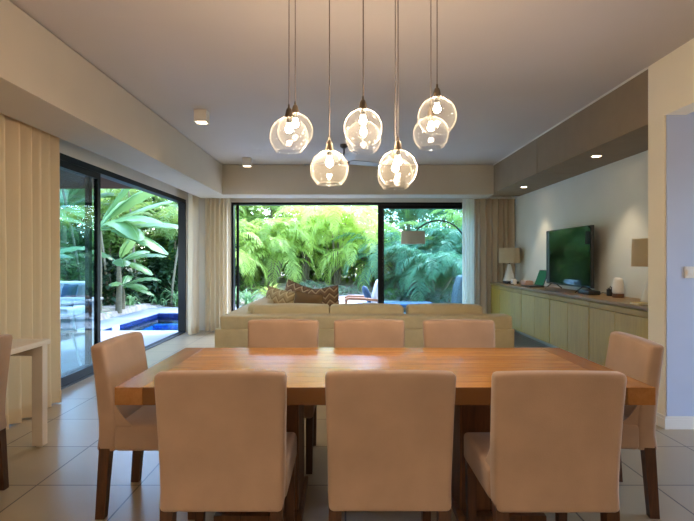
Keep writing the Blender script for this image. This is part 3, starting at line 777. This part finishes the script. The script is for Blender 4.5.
pillow(-.28, 6.55, .715, .46, .46, .15, -.15, -.12, -.14, 'chev', 'brown and cream zigzag throw pillow at the right of the pile')
pillow(-.62, 6.68, .745, .48, .48, .14, -.4, -.1, .3, 'chev', 'brown and cream zigzag throw pillow peeping out behind the plain brown one')

# arc floor lamp by the garden doors
al = thing('floor_lamp', (2.24, 9.12, 0), 'arc floor lamp with grey drum shade in front of the right garden door', 'floor lamp')
MB().lathe([(.0001, 0), (.10, 0), (.10, .03), (.02, .04), (.0001, .04)], (2.24, 9.12, 0), 28).build('base', M['black'], al)
pts = [(2.24, 9.12, .03), (2.245, 9.12, .8), (2.23, 9.11, 1.35)]
for k in range(15):
    a = math.radians(8+150*k/14); pts.append((1.71+.52*math.cos(a), 9.1-.008*k, 1.5+.515*math.sin(a)))
pts.append((1.235, 8.985, 1.8))
MB().tube(pts, .014, 8).build('arc_arm', M['charcoal'], al)
MB().lathe([(.212, 1.59), (.216, 1.59), (.21, 1.815), (.0001, 1.815), (.0001, 1.81), (.206, 1.81), (.212, 1.59)], (1.24, 8.97, 0), 36).build('lamp_shade', M['greyshade'], al)

# ------------------------------------------------------------------ outside: paving, pool, ground
struct('patio_paving', B(-8.2, -2.98, .4, 9.28, -.3, -.02), 'paving', 'pale paving of the patio outside the left doors', 'paving')
struct('terrace_paving', B(-1.7, 8.0, 9.45, 13.7, -.3, -.02), 'paving', 'pale paving of the terrace beyond the garden doors', 'paving')
pool = thing('swimming_pool', (-3.4, 11, 0), 'blue tiled swimming pool with pale coping outside the left doors', 'swimming pool')
cg = MB().box(-5.3, -4.63, 9.28, 13.9, -.3, -.02).box(-4.63, -2.2, 12.45, 13.9, -.3, -.02).box(-2.2, -1.7, 9.45, 13.9, -.3, -.02).box(-2.98, -2.2, 9.28, 9.36, -.3, -.02).box(-4.63, -2.98, 9.28, 9.36, -.3, -.02)
cg.build('coping', M['paving'], pool, smooth=False)
def quad(m, a, b, c, d): m.add([a, b, c, d], [(0, 1, 2, 3)])
bs = MB().box(-4.63, -2.2, 9.36, 12.45, -.45, -.40)
bs.box(-4.68, -4.63, 9.36, 12.45, -.45, -.14).box(-2.2, -2.15, 9.36, 12.45, -.45, -.14).box(-4.63, -2.2, 9.31, 9.36, -.45, -.14).box(-4.63, -2.2, 12.45, 12.5, -.45, -.14)
bs.box(-4.63, -2.2, 12.1, 12.45, -.4, -.28)
bs.build('basin', M['pooltile'], pool, smooth=False)
wt = MB().box(-4.645, -4.622, 9.36, 12.45, -.14, -.045).box(-2.21, -2.19, 9.36, 12.45, -.14, -.045).box(-4.63, -2.2, 12.44, 12.46, -.14, -.045).box(-4.63, -2.2, 9.35, 9.37, -.14, -.045)
wt.build('waterline_tiles', M['navy'], pool, smooth=False)
MB().box(-4.62, -2.21, 9.371, 12.439, -.15, -.125).build('water', M['water'], pool, smooth=False)
R(-4.625, -4.60, 9.95, 10.25, -.13, -.04, r=.004).build('skimmer_cover', M['wplastic'], pool)

def gz(x, y):
    if -8.3 < x < -1.5 and y < 9.1 or -5.2 < x < 8.1 and y < 13.65 or x > -5 and y < 13.7:
        return -1.6
    h = -.06
    t = max(0, min(1, (y-13.7)/7.0)); h += .55*t*t*(3-2*t)
    if x < -5.2: h += .10+.02*min(10, (-5.2-x))
    return h+.04*math.sin(x*1.7+y*.9)+.03*math.sin(x*3.1-y*2.3)
m = MB(); vs = []; fs = []
xs = [-30+.5*k for k in range(121)]; ys = [-6+.5*k for k in range(93)]
for y in ys:
    for x in xs: vs.append((x, y, gz(x, y)))
for j in range(len(ys)-1):
    for i in range(len(xs)-1):
        a = j*len(xs)+i; fs.append((a, a+1, a+len(xs)+1, a+len(xs)))
m.add(vs, fs)
struct('garden_ground', m, 'sand', 'sandy mulch ground of the garden', 'ground')

# ------------------------------------------------------------------ garden plants
def frond(m, base, az, el, L, droop, wid, nl=26, seed=0, leafw=.03):
    """arched feather frond: rachis with hanging leaflets on both sides"""
    rnd = random.Random(seed)
    p = Vector(base); pts = [p.copy()]; dirs = []; e = el; st = L/nl
    for k in range(nl):
        d = Vector((math.cos(az)*math.cos(e), math.sin(az)*math.cos(e), math.sin(e))); dirs.append(d)
        p = p+d*st; pts.append(p.copy()); e -= droop*(k/nl+.25)/nl*1.6
    m.tube([pts[0], pts[nl//2], pts[-1]] if nl < 8 else [pts[0], pts[nl//4], pts[nl//2], pts[3*nl//4], pts[-1]], [.016, .013, .010, .007, .003], 4, False)
    side = Vector((-math.sin(az), math.cos(az), 0))
    for k in range(3, nl):
        u = k/nl; ll = wid*(math.sin(PI*(.12+.86*u))**.7)*rnd.uniform(.85, 1.1)
        for s in (-1, 1):
            d = dirs[k]
            dd = (side*s*rnd.uniform(.8, 1)+d*(.55+.5*u)+Vector((0, 0, rnd.uniform(-.12, .22)))).normalized()
            a = pts[k]; b = a+dd*ll*.5; tip = a+dd*ll*.92+Vector((0, 0, -ll*rnd.uniform(.2, .42)))
            wv = d*leafw
            m.add([a-wv*.4, a+wv*.4, b+wv, b-wv, tip], [(0, 1, 2, 3), (3, 2, 4)])

def palm(name, x, y, z, h, nst, nf, L, mat, label, group, seed, spread=.5, el=(.5, 1.35), droop=(1.6, 2.6), wid=.5, lean=0, sr=.055):
    rnd = random.Random(seed)
    root = thing(name, (x, y, z), label, 'palm', group)
    fo = MB()
    for s in range(nst):
        a = rnd.uniform(0, 2*PI); rr = spread*rnd.uniform(.1, 1) if nst > 1 else lean
        bx, by = x+rr*math.cos(a)*.5, y+rr*math.sin(a)*.5; tx, ty = x+rr*math.cos(a)*1.5, y+rr*math.sin(a)*1.5
        hh = h*rnd.uniform(.65, 1.0) if nst > 1 else h
        mm = MB(); k = 8
        mm.tube([(bx+(tx-bx)*(i/k)**1.5, by+(ty-by)*(i/k)**1.5, z-.1+(hh+.1)*i/k) for i in range(k+1)], [sr*(1-.36*i/k) for i in range(k+1)], 8)
        mm.build('stem', M['stem'], root)
        for f in range(nf):
            az = 2*PI*(f+rnd.uniform(-.3, .3))/nf; e = rnd.uniform(*el)
            frond(fo, (tx, ty, z+hh-.05), az, e, L*rnd.uniform(.8, 1.1), rnd.uniform(*droop), wid, seed=seed*100+s*20+f)
    fo.build('fronds', M[mat], root, smooth=False)
    return root

def bush(name, x, y, z, rx, ry, h, n, ls, mat, label, group, seed):
    rnd = random.Random(seed)
    root = thing(name, (x, y, z), label, 'shrub', group)
    m = MB()
    for i in range(n):
        a = rnd.uniform(0, 2*PI); t = rnd.uniform(0, 1)**.5; u = rnd.uniform(.03, 1)
        rad = math.sqrt(max(0, 1-(2*u-.75)**2*.8)) if u > .3 else .85
        b = 1+.18*math.sin(3*a+seed)+.12*math.sin(5*a+7*u)
        t = .55+.45*t
        p = Vector((x+rx*rad*t*b*math.cos(a), y+ry*rad*t*b*math.sin(a), z+h*u))
        d = Vector((math.cos(a)+rnd.uniform(-.7, .7), math.sin(a)+rnd.uniform(-.7, .7), rnd.uniform(-.5, .9))).normalized()
        s = d.cross(Vector((rnd.uniform(-.4, .4), rnd.uniform(-.4, .4), 1))).normalized()
        l = ls*rnd.uniform(.6, 1.2); w = l*.26
        q = p+d*l*.55; tip = p+d*l+Vector((0, 0, -l*.25))
        m.add([p, q+s*w, tip, q-s*w, p+d*l*.5+Vector((0, 0, l*.05))], [(0, 4, 1), (4, 2, 1), (0, 3, 4), (4, 3, 2)])
    m.build('foliage', M[mat], root, smooth=False)
    st = MB()
    for k in range(4):
        a = k*PI/2+seed; st.tube([(x+.05*math.cos(a), y+.05*math.sin(a), z-.08), (x+rx*.3*math.cos(a), y+ry*.3*math.sin(a), z+h*.45), (x+rx*.5*math.cos(a), y+ry*.5*math.sin(a), z+h*.8)], [.03, .02, .008], 6)
    st.build('branches', M['bark'], root)
    return root

def clump(name, x, y, z, n, L, mat, label, group, seed, w=.025):
    rnd = random.Random(seed); root = thing(name, (x, y, z), label, 'plant', group); m = MB()
    for i in range(n):
        az = rnd.uniform(0, 2*PI); e = rnd.uniform(.7, 1.5); p = Vector((x+.1*rnd.uniform(-1, 1), y+.1*rnd.uniform(-1, 1), z-.03)); l = L*rnd.uniform(.6, 1.1)
        side = Vector((-math.sin(az), math.cos(az), 0)); k = 6; vs = []
        for j in range(k+1):
            ww = w*(1-(j/k)**1.6)*(.5+min(1, j*.5)*.5)
            vs += [p-side*ww, p+side*ww]
            p = p+Vector((math.cos(az)*math.cos(e), math.sin(az)*math.cos(e), math.sin(e)))*l/k; e -= rnd.uniform(.2, .45)
        m.add(vs, [(2*j, 2*j+1, 2*j+3, 2*j+2) for j in range(k)])
    m.build('leaves', M[mat], root)
    return root

def banana(x, y, z, h, leaves, label, seed, mat='banana'):
    """leaves: (azimuth deg, elevation deg, length, width, droop)"""
    rnd = random.Random(seed); root = thing('banana_plant', (x, y, z), label, 'plant', 'banana plants beside the pool')
    MB().tube([(x, y, z-.1), (x+.02, y, z+h*.5), (x, y, z+h)], [.08, .065, .045], 10).build('pseudostem', M['stem'], root)
    for (az, el, L, wd, dr) in leaves:
        az = math.radians(az); e = math.radians(el); p = Vector((x, y, z+h-.05)); pts = [p.copy()]; n = 18; pet = .22
        for k in range(n):
            d = Vector((math.cos(az)*math.cos(e), math.sin(az)*math.cos(e), math.sin(e))); p = p+d*L/n; pts.append(p.copy()); e -= math.radians(dr)*(.4+1.2*k/n)/n
        side = Vector((-math.sin(az), math.cos(az), 0)); m = MB(); vs = []; fs = []
        for k in range(n+1):
            u = k/n; w = 0.012 if u < pet else wd*math.sin(PI*min(1, (u-pet)/(1-pet)*.93+.05))**.6*rnd.uniform(.93, 1.05)
            if k == n: w = .01
            dz = -.22*w
            for t in (-1, -.5, 0, .5, 1):
                q = pts[k]+side*w*t+Vector((0, 0, dz*t*t*2-.0+(.012*math.sin(k*2.1+t*3) if abs(t) > .6 else 0)))
                vs.append(q)
        for k in range(n):
            for t in range(4):
                a = k*5+t; fs.append((a, a+1, a+6, a+5))
        m.add(vs, fs); lf = m.build('leaf', M[mat], root, sharp=180)
        MB().tube(pts, [.02-.016*k/n for k in range(n+1)], 6).build('midrib', M['strap'], lf)
    return root

ords = ['first', 'second', 'third', 'fourth', 'fifth', 'sixth', 'seventh', 'eighth', 'ninth', 'tenth', 'eleventh', 'twelfth', 'thirteenth', 'fourteenth']
# bananas by the pool
banana(-5.75, 11.7, .1, 1.95, [(-25, 22, 2.1, .31, 55), (-32, 26, 1.75, .33, 105), (-8, 48, 2.2, .28, 50), (10, 66, 2.0, .22, 40), (150, 45, 1.8, .25, 70), (-14, 2, 2.0, .32, 55), (80, 50, 1.9, .24, 60), (2, 14, 2.3, .27, 40), (200, 30, 1.6, .24, 70), (20, 34, 2.0, .2, 30)],
       'large banana plant with broad paddle leaves reaching over the pool', 2)
banana(-6.3, 9.9, .1, 1.1, [(-20, 30, 1.3, .2, 60), (40, 40, 1.3, .2, 60), (-80, 35, 1.3, .2, 70), (120, 40, 1.2, .2, 60), (-50, 65, 1.2, .18, 40)], 'short banana plant behind the patio glass', 4)
banana(-5.6, 12.6, .1, .55, [(-30, 20, 1.0, .16, 60), (-80, 30, .9, .16, 70), (20, 35, 1.0, .16, 70), (-5, 5, .9, .15, 50), (100, 40, .9, .15, 60)], 'low young banana plant at the pool corner', 5)
banana(-7.4, 13.2, .15, 2.5, [(-30, 40, 2.0, .26, 60), (40, 40, 1.9, .26, 70), (-90, 30, 1.8, .26, 70), (120, 45, 1.9, .26, 60), (-10, 65, 1.9, .25, 50), (-60, 10, 1.7, .25, 60)], 'tall banana plant at the back of the pool garden', 6)
banana(-5.5, 12.2, .1, 1.15, [(-20, 10, 1.1, .2, 70), (-60, 25, 1.0, .2, 80), (10, 30, 1.2, .19, 60), (60, 40, 1.0, .18, 60), (170, 40, 1.0, .18, 60), (-35, 60, 1.1, .16, 50)], 'middle sized banana plant between the tall one and the pool corner', 8)
# slender trunks in the pool bed
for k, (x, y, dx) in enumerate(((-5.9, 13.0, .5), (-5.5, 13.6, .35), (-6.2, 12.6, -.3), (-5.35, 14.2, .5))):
    palm('slender_palm', x, y, .15, 3.4+.3*k, 1, 9, 1.7, 'bush', 'slender palm with a thin leaning stem behind the banana plants, ' + ['second from the left', 'third from the left', 'leftmost of four', 'rightmost of four'][k], 'slender palms beside the pool', 40+k, el=(.1, 1.2), wid=.42, lean=.55+.1*k, sr=.034)  # deeper bush green puts the shade of this bed into the fronds
# strappy row behind the far coping
for k in range(7):
    clump('strap_leaf_clump', -5.25+.42*k, 14.35+.12*(k % 2), 0, 46, .95, 'strap', 'strap leaved clump behind the pool, %s from the left' % ords[k], 'strap leaved clumps behind the pool', 60+k, w=.03)
ug = [(-6.6, 10.9, .6, .5, 1.0, 'bush'), (-6.3, 13.6, .7, .6, 1.3, 'bushdark'), (-7.2, 12.4, .8, .7, 1.7, 'bush'), (-5.45, 14.9, .6, .5, 1.2, 'bushdark'), (-6.9, 14.8, .8, .7, 2.0, 'bush')]
for k, (x, y, rx, ry, h, mt) in enumerate(sorted(ug)):
    bush('understory_shrub', x, y, gz(x, y), rx, ry, h, 900, .26, mt, 'leafy shrub between the trunks beside the pool, %s from the left' % ords[k], 'understory shrubs beside the pool', 360+k)
for k, (x, y) in enumerate(((-6.1, 10.9), (-5.7, 13.3), (-5.5, 10.6))):
    clump('strap_leaf_clump', x, y, gz(x, y), 40, .8, 'strap', ['strap leaved clump behind the patio glass', 'strap leaved clump at the far left pool corner', 'strap leaved clump at the pool edge beside the banana plant'][k], 'strap leaved clumps in the pool bed', 380+k, w=.028)
# dense green behind the pool
pb = [(-8.6, 16.2, 1.6, 1.2, 3.4), (-6.8, 17.0, 1.5, 1.2, 3.0), (-5.0, 16.6, 1.4, 1.1, 2.4), (-9.8, 13.5, 1.4, 1.3, 3.2), (-10.4, 10.8, 1.4, 1.4, 3.0), (-9.6, 8.4, 1.2, 1.2, 2.6), (-7.9, 11.0, .7, .7, 1.5), (-10.5, 19.0, 2.0, 1.5, 5.0), (-7.6, 20.0, 2.0, 1.5, 5.2), (-5.0, 19.5, 1.7, 1.4, 4.6), (-10.8, 5.8, 1.4, 1.4, 3.0)]
for k, (x, y, rx, ry, h) in enumerate(sorted(pb)):
    bush('dark_shrub', x, y, gz(x, y), rx, ry, h, int(2600*h/2.5), .32, 'bushdark' if k % 2 else 'bush', 'dense dark shrub at the back of the pool garden, %s from the left' % ords[k], 'dense shrubs behind the pool', 80+k)
for k, (x, y, h) in enumerate(((-7.2, 15.2, 2.6), (-5.2, 15.6, 2.4), (-8.4, 12.0, 2.2), (-8.3, 18.0, 3.6), (-5.9, 18.2, 3.8))):  # bush green here too, garden shade put into the palm colour
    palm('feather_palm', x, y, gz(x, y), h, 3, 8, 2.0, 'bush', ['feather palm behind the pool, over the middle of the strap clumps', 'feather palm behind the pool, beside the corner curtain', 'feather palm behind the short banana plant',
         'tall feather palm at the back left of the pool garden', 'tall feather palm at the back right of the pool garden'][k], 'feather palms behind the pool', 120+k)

# back garden: palms in front, shrubs behind
bp_ = [(-4.6, 17.2, 1.3, 'palm'), (-3.6, 18.6, 1.8, 'palm'), (-2.7, 18.0, 1.4, 'palm'), (-1.5, 19.0, 1.9, 'palm'), (-.3, 18.8, 2.6, 'palm'), (.9, 18.6, 1.3, 'palm'), (2.0, 17.6, 1.0, 'palm_blue'), (3.0, 16.4, .8, 'palm_blue'), (4.0, 17.4, 1.5, 'palm_blue'), (5.2, 18.6, 2.2, 'palm'), (-5.8, 18.8, 2.2, 'palm'), (6.4, 17.8, 1.8, 'palm')]
for k, (x, y, h, mt) in enumerate(sorted(bp_)):
    palm('areca_palm', x, y, gz(x, y), h, 5, 10, 2.4, mt, 'feathery palm of the front row beyond the terrace, %s from the left' % ords[k], 'front row palms of the back garden', 200+k, wid=.55, el=(.25, 1.35))
bp2 = [(-5.0, 22, 3.4), (-3.0, 22.5, 4.0), (-1.0, 22, 3.6), (1.0, 22.6, 4.0), (3.0, 22, 3.8), (5.0, 22.4, 4.0)]
for k, (x, y, h) in enumerate(bp2):
    palm('areca_palm', x, y, gz(x, y), h, 4, 9, 2.6, 'palm' if k < 4 else 'palm_blue', 'tall feathery palm of the rear row beyond the terrace, %s from the left' % ords[k], 'rear row palms of the back garden', 240+k, wid=.6)
bb_ = [(-6.0, 20.4, 1.3, 1.1, 2.0, 'lime'), (-4.3, 20.2, 1.2, 1.0, 1.7, 'bush'), (-2.8, 20.4, 1.2, 1.0, 2.0, 'lime'), (-1.2, 20.6, 1.2, 1.0, 1.6, 'bush'), (.4, 20.4, 1.2, 1.0, 2.2, 'lime'), (2.0, 20.0, 1.2, 1.0, 1.9, 'bush'), (3.6, 19.4, 1.3, 1.0, 1.8, 'bush'), (5.4, 20.6, 1.4, 1.1, 2.2, 'bush')]
for k, (x, y, rx, ry, h, mt) in enumerate(bb_):
    bush('leafy_shrub', x, y, gz(x, y), rx, ry, h, 1300, .34, mt, 'leafy shrub under the palms beyond the terrace, %s from the left' % ords[k], 'leafy shrubs under the back palms', 260+k)
for k in range(7):
    x = -7.5+2.5*k
    bush('hedge_tree', x, 25.5+.4*(k % 2), .5, 1.8, 1.3, 5.4, 2200, .42, 'lime' if k % 3 == 0 else 'bush', 'tall bushy tree at the very back of the garden, %s from the left' % ords[k], 'trees closing the back garden', 280+k)
clump('spider_plant', -2.35, 15.9, gz(-2.35, 15.9), 60, 1.0, 'lime', 'arching strap leaved plant on the sandy bank, left of the terrace', None, 300, w=.03)
clump('spider_plant', -4.0, 16.6, gz(-4, 16.6), 50, .9, 'strap', 'arching strap leaved plant on the sandy bank, at its left end', None, 301, w=.03)
lowp = [(-1.2, 16.8, .6, .5, .35, 'silver'), (-.2, 16.6, .6, .45, .26, 'silver'), (1.5, 16.1, .5, .4, .35, 'bush'), (2.2, 15.5, .5, .4, .4, 'bushdark'), (3.2, 15.2, .6, .4, .4, 'silver'), (-3.2, 17.0, .5, .4, .4, 'bush')]
for k, (x, y, rx, ry, h, mt) in enumerate(sorted(lowp)):
    bush('ground_cover', x, y, gz(x, y)-.02, rx, ry, h, 420, .13, mt, 'low ground cover plant on the sandy bank, %s from the left' % ords[k], 'ground cover plants on the bank', 320+k)

# ------------------------------------------------------------------ outdoor furniture
ac = thing('outdoor_armchair', (.45, 11, -.02), 'teak garden armchair with pale pads beyond the garden doors', 'armchair')
W = M['teak']
for (yy, nm) in ((10.68, 1), (11.34, 2)):
    MB().tube([(0.02, yy, .44), (.1, yy, .475), (.45, yy, .465), (.76, yy, .43)], [.026, .03, .03, .026], 8).build('armrest', W, ac)
    MB().tube([(.0, yy, -.02), (.06, yy, .46)], .024, 8).build('leg', W, ac)
    MB().tube([(.86, yy, -.02), (.72, yy, .25), (.74, yy, .44)], .024, 8).build('leg', W, ac)
MB().box(.04, .76, 10.68, 11.34, .2, .25).build('seat_frame', W, ac, smooth=False)
MB().rbox(.06, .66, 10.72, 11.30, .25, .37, r=.04, n=(3, 3, 1), seg=3).build('seat_pad', M['outcush'], ac, sharp=90)
MB().rbox(.56, .70, 10.72, 11.30, .3, .86, r=.05, n=(2, 3, 3), seg=3, fn=lambda x, y, z: (x+.28*(z-.3), y, z)).build('back_pad', M['outcush'], ac, sharp=90)
pc = pillow(.5, 11.0, .55, .40, .38, .14, PI/2, 0, 0, 'navycush', 'dark blue cushion propped on the teak armchair'); pc['group'] = 'outdoor cushions'; pc.rotation_euler = (-.38, 0, PI/2)
st = thing('side_table', (-.12, 11.2, -.02), 'small pale outdoor table left of the teak armchair', 'side table')
MB().lathe([(.0001, .38), (.2, .38), (.2, .41), (.0001, .41)], (-.14, 11.2, 0), 28).build('table_top', M['outpowder'], st)
MB().lathe([(.03, .02), (.03, .38)], (-.14, 11.2, 0), 12).build('column', M['outpowder'], st)
MB().lathe([(.0001, -.02), (.14, -.02), (.14, 0), (.03, .02), (.0001, .02)], (-.14, 11.2, 0), 24).build('base', M['outpowder'], st)
bq = thing('covered_barbecue', (2.95, 11.6, -.02), 'grey covered barbecue at the right end of the terrace', 'barbecue')
MB().rbox(2.55, 3.45, 11.3, 11.9, .06, .95, r=.05, n=(3, 2, 3), seg=3, fn=lambda x, y, z: (x+(.12*(z-.6)/.35 if z > .6 and x < 2.8 else 0), y, z+.02*math.sin(x*9))).build('cover', M['outgrey'], bq, sharp=80)
for x in (2.65, 3.35): MB().lathe([(.0001, 0), (.04, 0), (.04, .09), (.0001, .09)], (x, 11.6, -.02), 12).build('wheel', M['plastic'], bq)
bl = thing('daybed', (.75, 13.0, -.02), 'low blue padded daybed at the far edge of the terrace', 'daybed')
MB().rbox(.55, 2.3, 12.5, 13.3, .10, .19, r=.04, n=(3, 2, 1), seg=3).build('mattress', M['navycush'], bl, sharp=90)
MB().box(.55, 2.3, 12.52, 13.28, .05, .10).build('frame', W, bl, smooth=False)
for x in (.65, 2.2):
    for y in (12.6, 13.2): MB().post((x, y, -.02), (x, y, .08), .06, .06).build('leg', W, bl, smooth=False)

# patio furniture behind the left glass
def patio_chair(x, y, rz, lab):
    root = thing('patio_chair', (0, 0, 0), lab, 'chair', 'pale patio chairs around the outdoor table')
    P = M['outpowder']
    MB().rbox(-.23, .23, -.02, .44, .42, .45, r=.012, n=(2, 2, 0)).build('seat', M['outmesh'], root, sharp=60)
    MB().rbox(-.23, .23, -.03, 0, .45, .86, r=.012, n=(3, 0, 3), fn=lambda a, b, c: (a, b-.16*(c-.45)+.05*(1-(a/.23)**2)*-1*(c-.45), c)).build('backrest', M['outmesh'], root, sharp=60)
    for sx in (-1, 1):
        MB().tube([(sx*.25, .46, 0), (sx*.2, .38, .43)], .016, 8).build('leg', P, root)
        MB().tube([(sx*.25, -.12, 0), (sx*.2, .04, .43)], .016, 8).build('leg', P, root)
        MB().tube([(sx*.23, .40, .43), (sx*.245, .36, .64), (sx*.24, .1, .66), (sx*.22, -.08, .64)], .014, 8).build('armrest', P, root)
    root.location = (x, y, -.02); root.rotation_euler = (0, 0, rz)
    return root
patio_chair(-3.75, 6.0, -.5, 'pale patio chair nearest the glass, beside the outdoor table')
patio_chair(-5.3, 6.6, -PI/2, 'pale patio chair on the far side of the outdoor table')
pt = thing('patio_table', (-4.3, 7.1, -.02), 'pale outdoor dining table on the patio', 'table')
R(-4.9, -3.7, 6.5, 7.7, .70, .735, r=.008).build('table_top', M['outpowder'], pt, smooth=False)
for x in (-4.8, -3.8):
    for y in (6.6, 7.6): MB().post((x, y, -.02), (x, y, .70), .04, .06).build('leg', M['outpowder'], pt, smooth=False)
so = thing('outdoor_sofa', (-5.4, 9.0, -.02), 'pale grey outdoor sofa with plump cushions on the patio', 'sofa')
MB().rbox(-6.30, -4.55, 8.3, 9.15, .12, .34, r=.02, n=(2, 2, 0)).build('frame', M['outgrey'], so, sharp=60)
for a, b in ((-6.25, -5.43), (-5.41, -4.60)):
    MB().rbox(a, b, 8.3, 8.95, .34, .5, r=.05, n=(3, 3, 1), seg=3).build('seat_cushion', M['outcush'], so, sharp=90)
    MB().rbox(a, b, 8.9, 9.14, .46, .92, r=.09, n=(3, 1, 3), seg=3).build('back_cushion', M['outcush'], so, sharp=90)
for x in (-6.25, -4.61):
    for y in (8.36, 9.08): MB().post((x, y, -.02), (x, y, .13), .05, .05).build('leg', M['outgrey'], so, smooth=False)
pc = pillow(-4.8, 8.72, .69, .38, .38, .12, -.5, -.25, 0, 'navycush', 'dark blue cushion on the grey outdoor sofa'); pc['group'] = 'outdoor cushions'

# ------------------------------------------------------------------ lights
def lamp(kind, name, loc, power, col, size=.1, spot=None, blend=.5, aim=(0, 0, -1)):
    d = bpy.data.lights.new(name, kind); d.energy = power; d.color = col
    if kind == 'SPOT': d.spot_size = math.radians(spot); d.spot_blend = blend; d.shadow_soft_size = size
    elif kind == 'AREA': d.shape = 'DISK'; d.size = size
    elif kind == 'POINT': d.shadow_soft_size = size
    o = bpy.data.objects.new(name, d); C.objects.link(o); o.location = loc
    o.rotation_euler = Vector(aim).to_track_quat('-Z', 'Y').to_euler()
    return o
UP = 110
WARM = (1, .9, .78)
for x, y in KL:  # fill spots in the added downlights
    lamp('SPOT', 'fill_downlight_lamp', (x, y, CEIL-.02), 14, WARM, .05, 150, .8)
for x, y in ((-2.1, -1.2), (-.3, -2.6)):  # added lamps out of view that throw warm light onto the ceiling
    ft = thing('fill_uplighter', (x, y, 0), 'slim white uplighter floor lamp added to brighten the ceiling', 'floor lamp', 'added fill uplighters behind the camera')
    MB().lathe([(.0001, 0), (.14, 0), (.14, .02), (.02, .03), (.0001, .03)], (x, y, 0), 24).build('base', M['white'], ft)
    MB().lathe([(.013, .02), (.013, 1.75)], (x, y, 0), 12).build('pole', M['white'], ft)
    MB().lathe([(.013, 1.74), (.06, 1.77), (.13, 1.86), (.135, 1.87), (.125, 1.87), (.05, 1.79), (.0001, 1.78)], (x, y, 0), 28).build('bowl', M['white'], ft)
    lamp('SPOT', 'fill_uplighter_lamp', (x, y, 1.86), UP, (1, .9, .8), .08, 160, .6, aim=(0, 0, 1))
for x, y in ((-1.52, 5.34), (-1.52, 7.85)):
    lamp('SPOT', 'box_spotlight_lamp', (x, y, CEIL-.135), 22, WARM, .03, 120, .8)
for x, y, p in ((2.72, 5.39, 20), (2.77, 7.7, 20)):
    lamp('SPOT', 'soffit_downlight_lamp', (x, y, 2.415), p, (1, .8, .58), .03, 75, .6)

# daylight: sky and a high sun from beyond the garden
w = bpy.data.worlds.new('World'); bpy.context.scene.world = w; w.use_nodes = True
nt = w.node_tree; nt.nodes.clear()
out = N(nt, 'ShaderNodeOutputWorld'); bg = N(nt, 'ShaderNodeBackground', Strength=1.35)
sky = N(nt, 'ShaderNodeTexSky'); sky.sky_type = 'NISHITA'; sky.sun_disc = False
sky.sun_elevation = math.radians(52); sky.sun_rotation = math.radians(25); sky.air_density = 1.2; sky.dust_density = 1.2; sky.ozone_density = 2.0
tint = N(nt, 'ShaderNodeMix', data_type='RGBA', blend_type='MULTIPLY'); tint.inputs[0].default_value = 1; tint.inputs[7].default_value = (.80, .92, 1.1, 1)
nt.links.new(sky.outputs[0], tint.inputs[6]); nt.links.new(tint.outputs[2], bg.inputs[0]); nt.links.new(bg.outputs[0], out.inputs[0])
sd = bpy.data.lights.new('sun', 'SUN'); sd.energy = 2.6; sd.angle = math.radians(6.0); sd.color = (1, .95, .86)
so_ = bpy.data.objects.new('sun', sd); C.objects.link(so_)
so_.rotation_euler = Vector((-.25, -.45, -1.0)).to_track_quat('-Z', 'Y').to_euler(); so_.location = (5, 20, 20)

# ------------------------------------------------------------------ camera
cd = bpy.data.cameras.new('camera'); cam = bpy.data.objects.new('camera', cd); C.objects.link(cam)
cd.sensor_width = 36; cd.lens = 36*500/694; cd.shift_x = 3/694; cd.shift_y = -1.5/694
cam.location = (0, 0, H); cam.rotation_euler = (PI/2, 0, 0); cd.clip_start = .05; cd.clip_end = 200
sc_ = bpy.context.scene; sc_.camera = cam
vs_ = sc_.view_settings; sc_.display_settings.display_device = 'sRGB'
vs_.view_transform = 'Standard'; vs_.look = 'None'; vs_.gamma = 1.0; vs_.exposure = .85; vs_.use_curve_mapping = False
sc_.cycles.transparent_max_bounces = 32; sc_.cycles.max_bounces = 12; sc_.cycles.diffuse_bounces = 6
